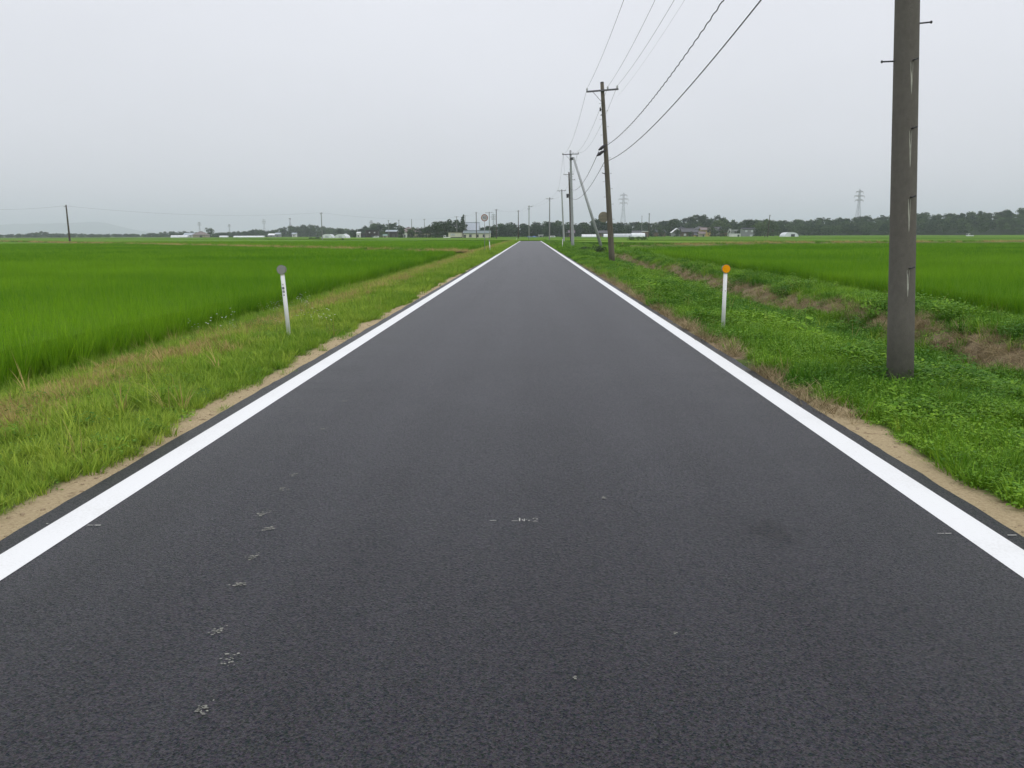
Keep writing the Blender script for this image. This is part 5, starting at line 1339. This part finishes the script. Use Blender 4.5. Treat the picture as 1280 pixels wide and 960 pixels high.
# small white vehicles
def little_truck(b, d, label, rot=0.0, z0=-0.55, kind='truck'):
    t = thing('parked_truck' if kind == 'truck' else 'parked_car', label, 'truck' if kind == 'truck' else 'car', (lat(b, d), d, z0), (0, 0, R(rot)))
    m = MB()
    if kind == 'truck':
        prof = [(-1.65, .35), (-1.65, .95), (-1.45, 1.75), (-0.55, 1.78), (-0.5, .95), (-0.5, .35)]
    else:
        prof = [(-1.75, .3), (-1.75, .85), (-0.95, .95), (-0.5, 1.45), (1.2, 1.48), (1.7, .95), (1.75, .3)]
    k = len(prof); V = [(x, y, z) for y in (-.72, .72) for x, z in prof]
    m.add(V, [tuple(range(k)), tuple(reversed(range(k, 2 * k)))] + [(i, k + i, k + (i + 1) % k, (i + 1) % k) for i in range(k)]); m.build('body', 'car_white', t)
    if kind == 'truck':
        m = MB(); m.box(-.45, 1.65, -.72, .72, .55, .68); m.box(-.45, 1.65, -.72, -.68, .68, .95); m.box(-.45, 1.65, .68, .72, .68, .95); m.box(1.61, 1.65, -.67, .67, .68, .95); m.build('cargo_bed', 'car_white', t)
        MB().box(-1.35, -.72, -.735, -.722, 1.05, 1.6).build('side_window', 'glass_dark', t); MB().add([(-1.655, -.6, 1.02), (-1.655, .6, 1.02), (-1.49, .55, 1.66), (-1.49, -.55, 1.66)], [(0, 1, 2, 3)]).build('windscreen', 'glass_dark', t)
    else:
        MB().box(-.4, .35, -.735, -.722, 1.0, 1.36).build('side_window', 'glass_dark', t); MB().box(.45, 1.1, -.735, -.722, 1.0, 1.36).build('side_window', 'glass_dark', t)
    for x in (-1.1, 1.1):
        for y in (-.66, .66):
            w = MB().disc((x, .28), .28, y - .08, y + .08, 16).build('tyre', 'tyre', t); MB().disc((x, .28), .16, y - .085, y + .085, 12).build('rim', 'steel_pale', w)
    return t
little_truck(558.5, 390, 'small white truck parked left of the cream annexe', 6)
little_truck(469, 490, 'small white car parked before the tall maroon house', 0, kind='car')
little_truck(690, 425, 'small white car at the foot of the dark wood', 0, kind='car')
little_truck(1206, 420, 'tiny white truck out in the right fields', 12)

# ------------------------------------------------------------------ pylons, mast
def pylon(b, d, h, label, z0=-0.6, arms=((0.93, 0.085), (0.84, 0.12), (0.75, 0.10)), w=0.13, r=0.10, group='transmission towers'):
    t = thing('pylon', label, 'pylon', (lat(b, d), d, z0), (0, 0, R(12)), group)
    def half(f): return h * (w / 2 * (1 - f / 0.62) ** 1.15 + 0.022 if f < 0.62 else 0.022 * (1 - (f - 0.62) * 1.2))
    lv = [0, 0.13, 0.25, 0.36, 0.46, 0.55, 0.62, 0.69, 0.75, 0.8, 0.84, 0.89, 0.93, 0.97]
    for sx in (-1, 1):
        for sy in (-1, 1): MB().tube([(sx * half(f), sy * half(f), f * h) for f in lv] + [(0, 0, h)], [r * 1.3] * 7 + [r] * 8, 5).build('leg', 'steel_pale', t)
    m = MB()
    for a, c in zip(lv[:-1], lv[1:]):
        ha, hc = half(a), half(c)
        for s in (-1, 1):
            m.bar((-ha, s * ha, a * h), (hc, s * hc, c * h), r * .6); m.bar((ha, s * ha, a * h), (-hc, s * hc, c * h), r * .6); m.bar((-hc, s * hc, c * h), (hc, s * hc, c * h), r * .6)
            m.bar((s * ha, -ha, a * h), (s * hc, hc, c * h), r * .6); m.bar((s * ha, ha, a * h), (s * hc, -hc, c * h), r * .6)
    m.build('bracing', 'steel_pale', t)
    for f, a in arms:
        m = MB()
        for s in (-1, 1):
            for sy in (-1, 1): m.bar((s * half(f), sy * half(f), f * h), (s * a * h, 0, f * h + 0.4), r * 1.9); m.bar((s * half(f), sy * half(f), f * h + 0.03 * h), (s * a * h, 0, f * h + 0.4), r * 1.5)
        c = m.build('crossarm', 'galvanised', t)
        for s in (-1, 1): MB().tube([(s * a * h, 0, f * h + 0.4), (s * a * h, 0, f * h - 0.035 * h)], r * 1.3, 5).build('insulator_string', 'porcelain', c)
    return t
pylon(778.3, 850, 43.0, 'lattice transmission tower standing behind the white greenhouses', r=0.085)
pylon(1067.5, 850, 45.5, 'lattice transmission tower rising before the right wooded ridge', r=0.12)
pylon(246.5, 2100, 36, 'faint tiny transmission tower above the far left barn', r=0.25)
pylon(284.3, 2100, 30, 'faint tiny transmission tower left of the long white greenhouse', r=0.25)
pylon(328.5, 2100, 42, 'faint thin transmission tower left of the hazy chimney', r=0.2)
pylon(463.8, 1500, 28, 'small pale transmission tower on the rounded wooded hill', r=0.2)
pylon(617, 900, 24, 'thin pale lattice tower beside the conifer wood edge', r=0.1)
t = thing('chimney', 'pale hazy chimney standing on the far left wooded hill', 'chimney', (lat(361.5, 1000), 1000, 6.0))
MB().tube([(0, 0, -2), (0, 0, 15)], [1.25, 1.1], 16).build('stack', 'steel_pale', t, True); MB().tube([(0, 0, 14.4), (0, 0, 15.3)], 1.25, 16).build('rim', 'concrete_mid', t)

# ------------------------------------------------------------------ haze: one box of even, pale air round everything
def haze():
    m, nt = new_mat('haze_air'); out = nt.nodes.new('ShaderNodeOutputMaterial'); pv = nt.nodes.new('ShaderNodeVolumePrincipled')
    pv.inputs['Color'].default_value = (0.87, 0.925, 1.0, 1); pv.inputs['Density'].default_value = 0.00021; pv.inputs['Anisotropy'].default_value = 0.2
    lnk(nt, pv.outputs[0], out.inputs['Volume'])
    o = MB().box(-12300, 12300, -12100, 12500, -1.7, 240).build('haze', m); tag(o, 'thin summer haze lying over the whole plain', 'haze', kind='stuff')
haze()
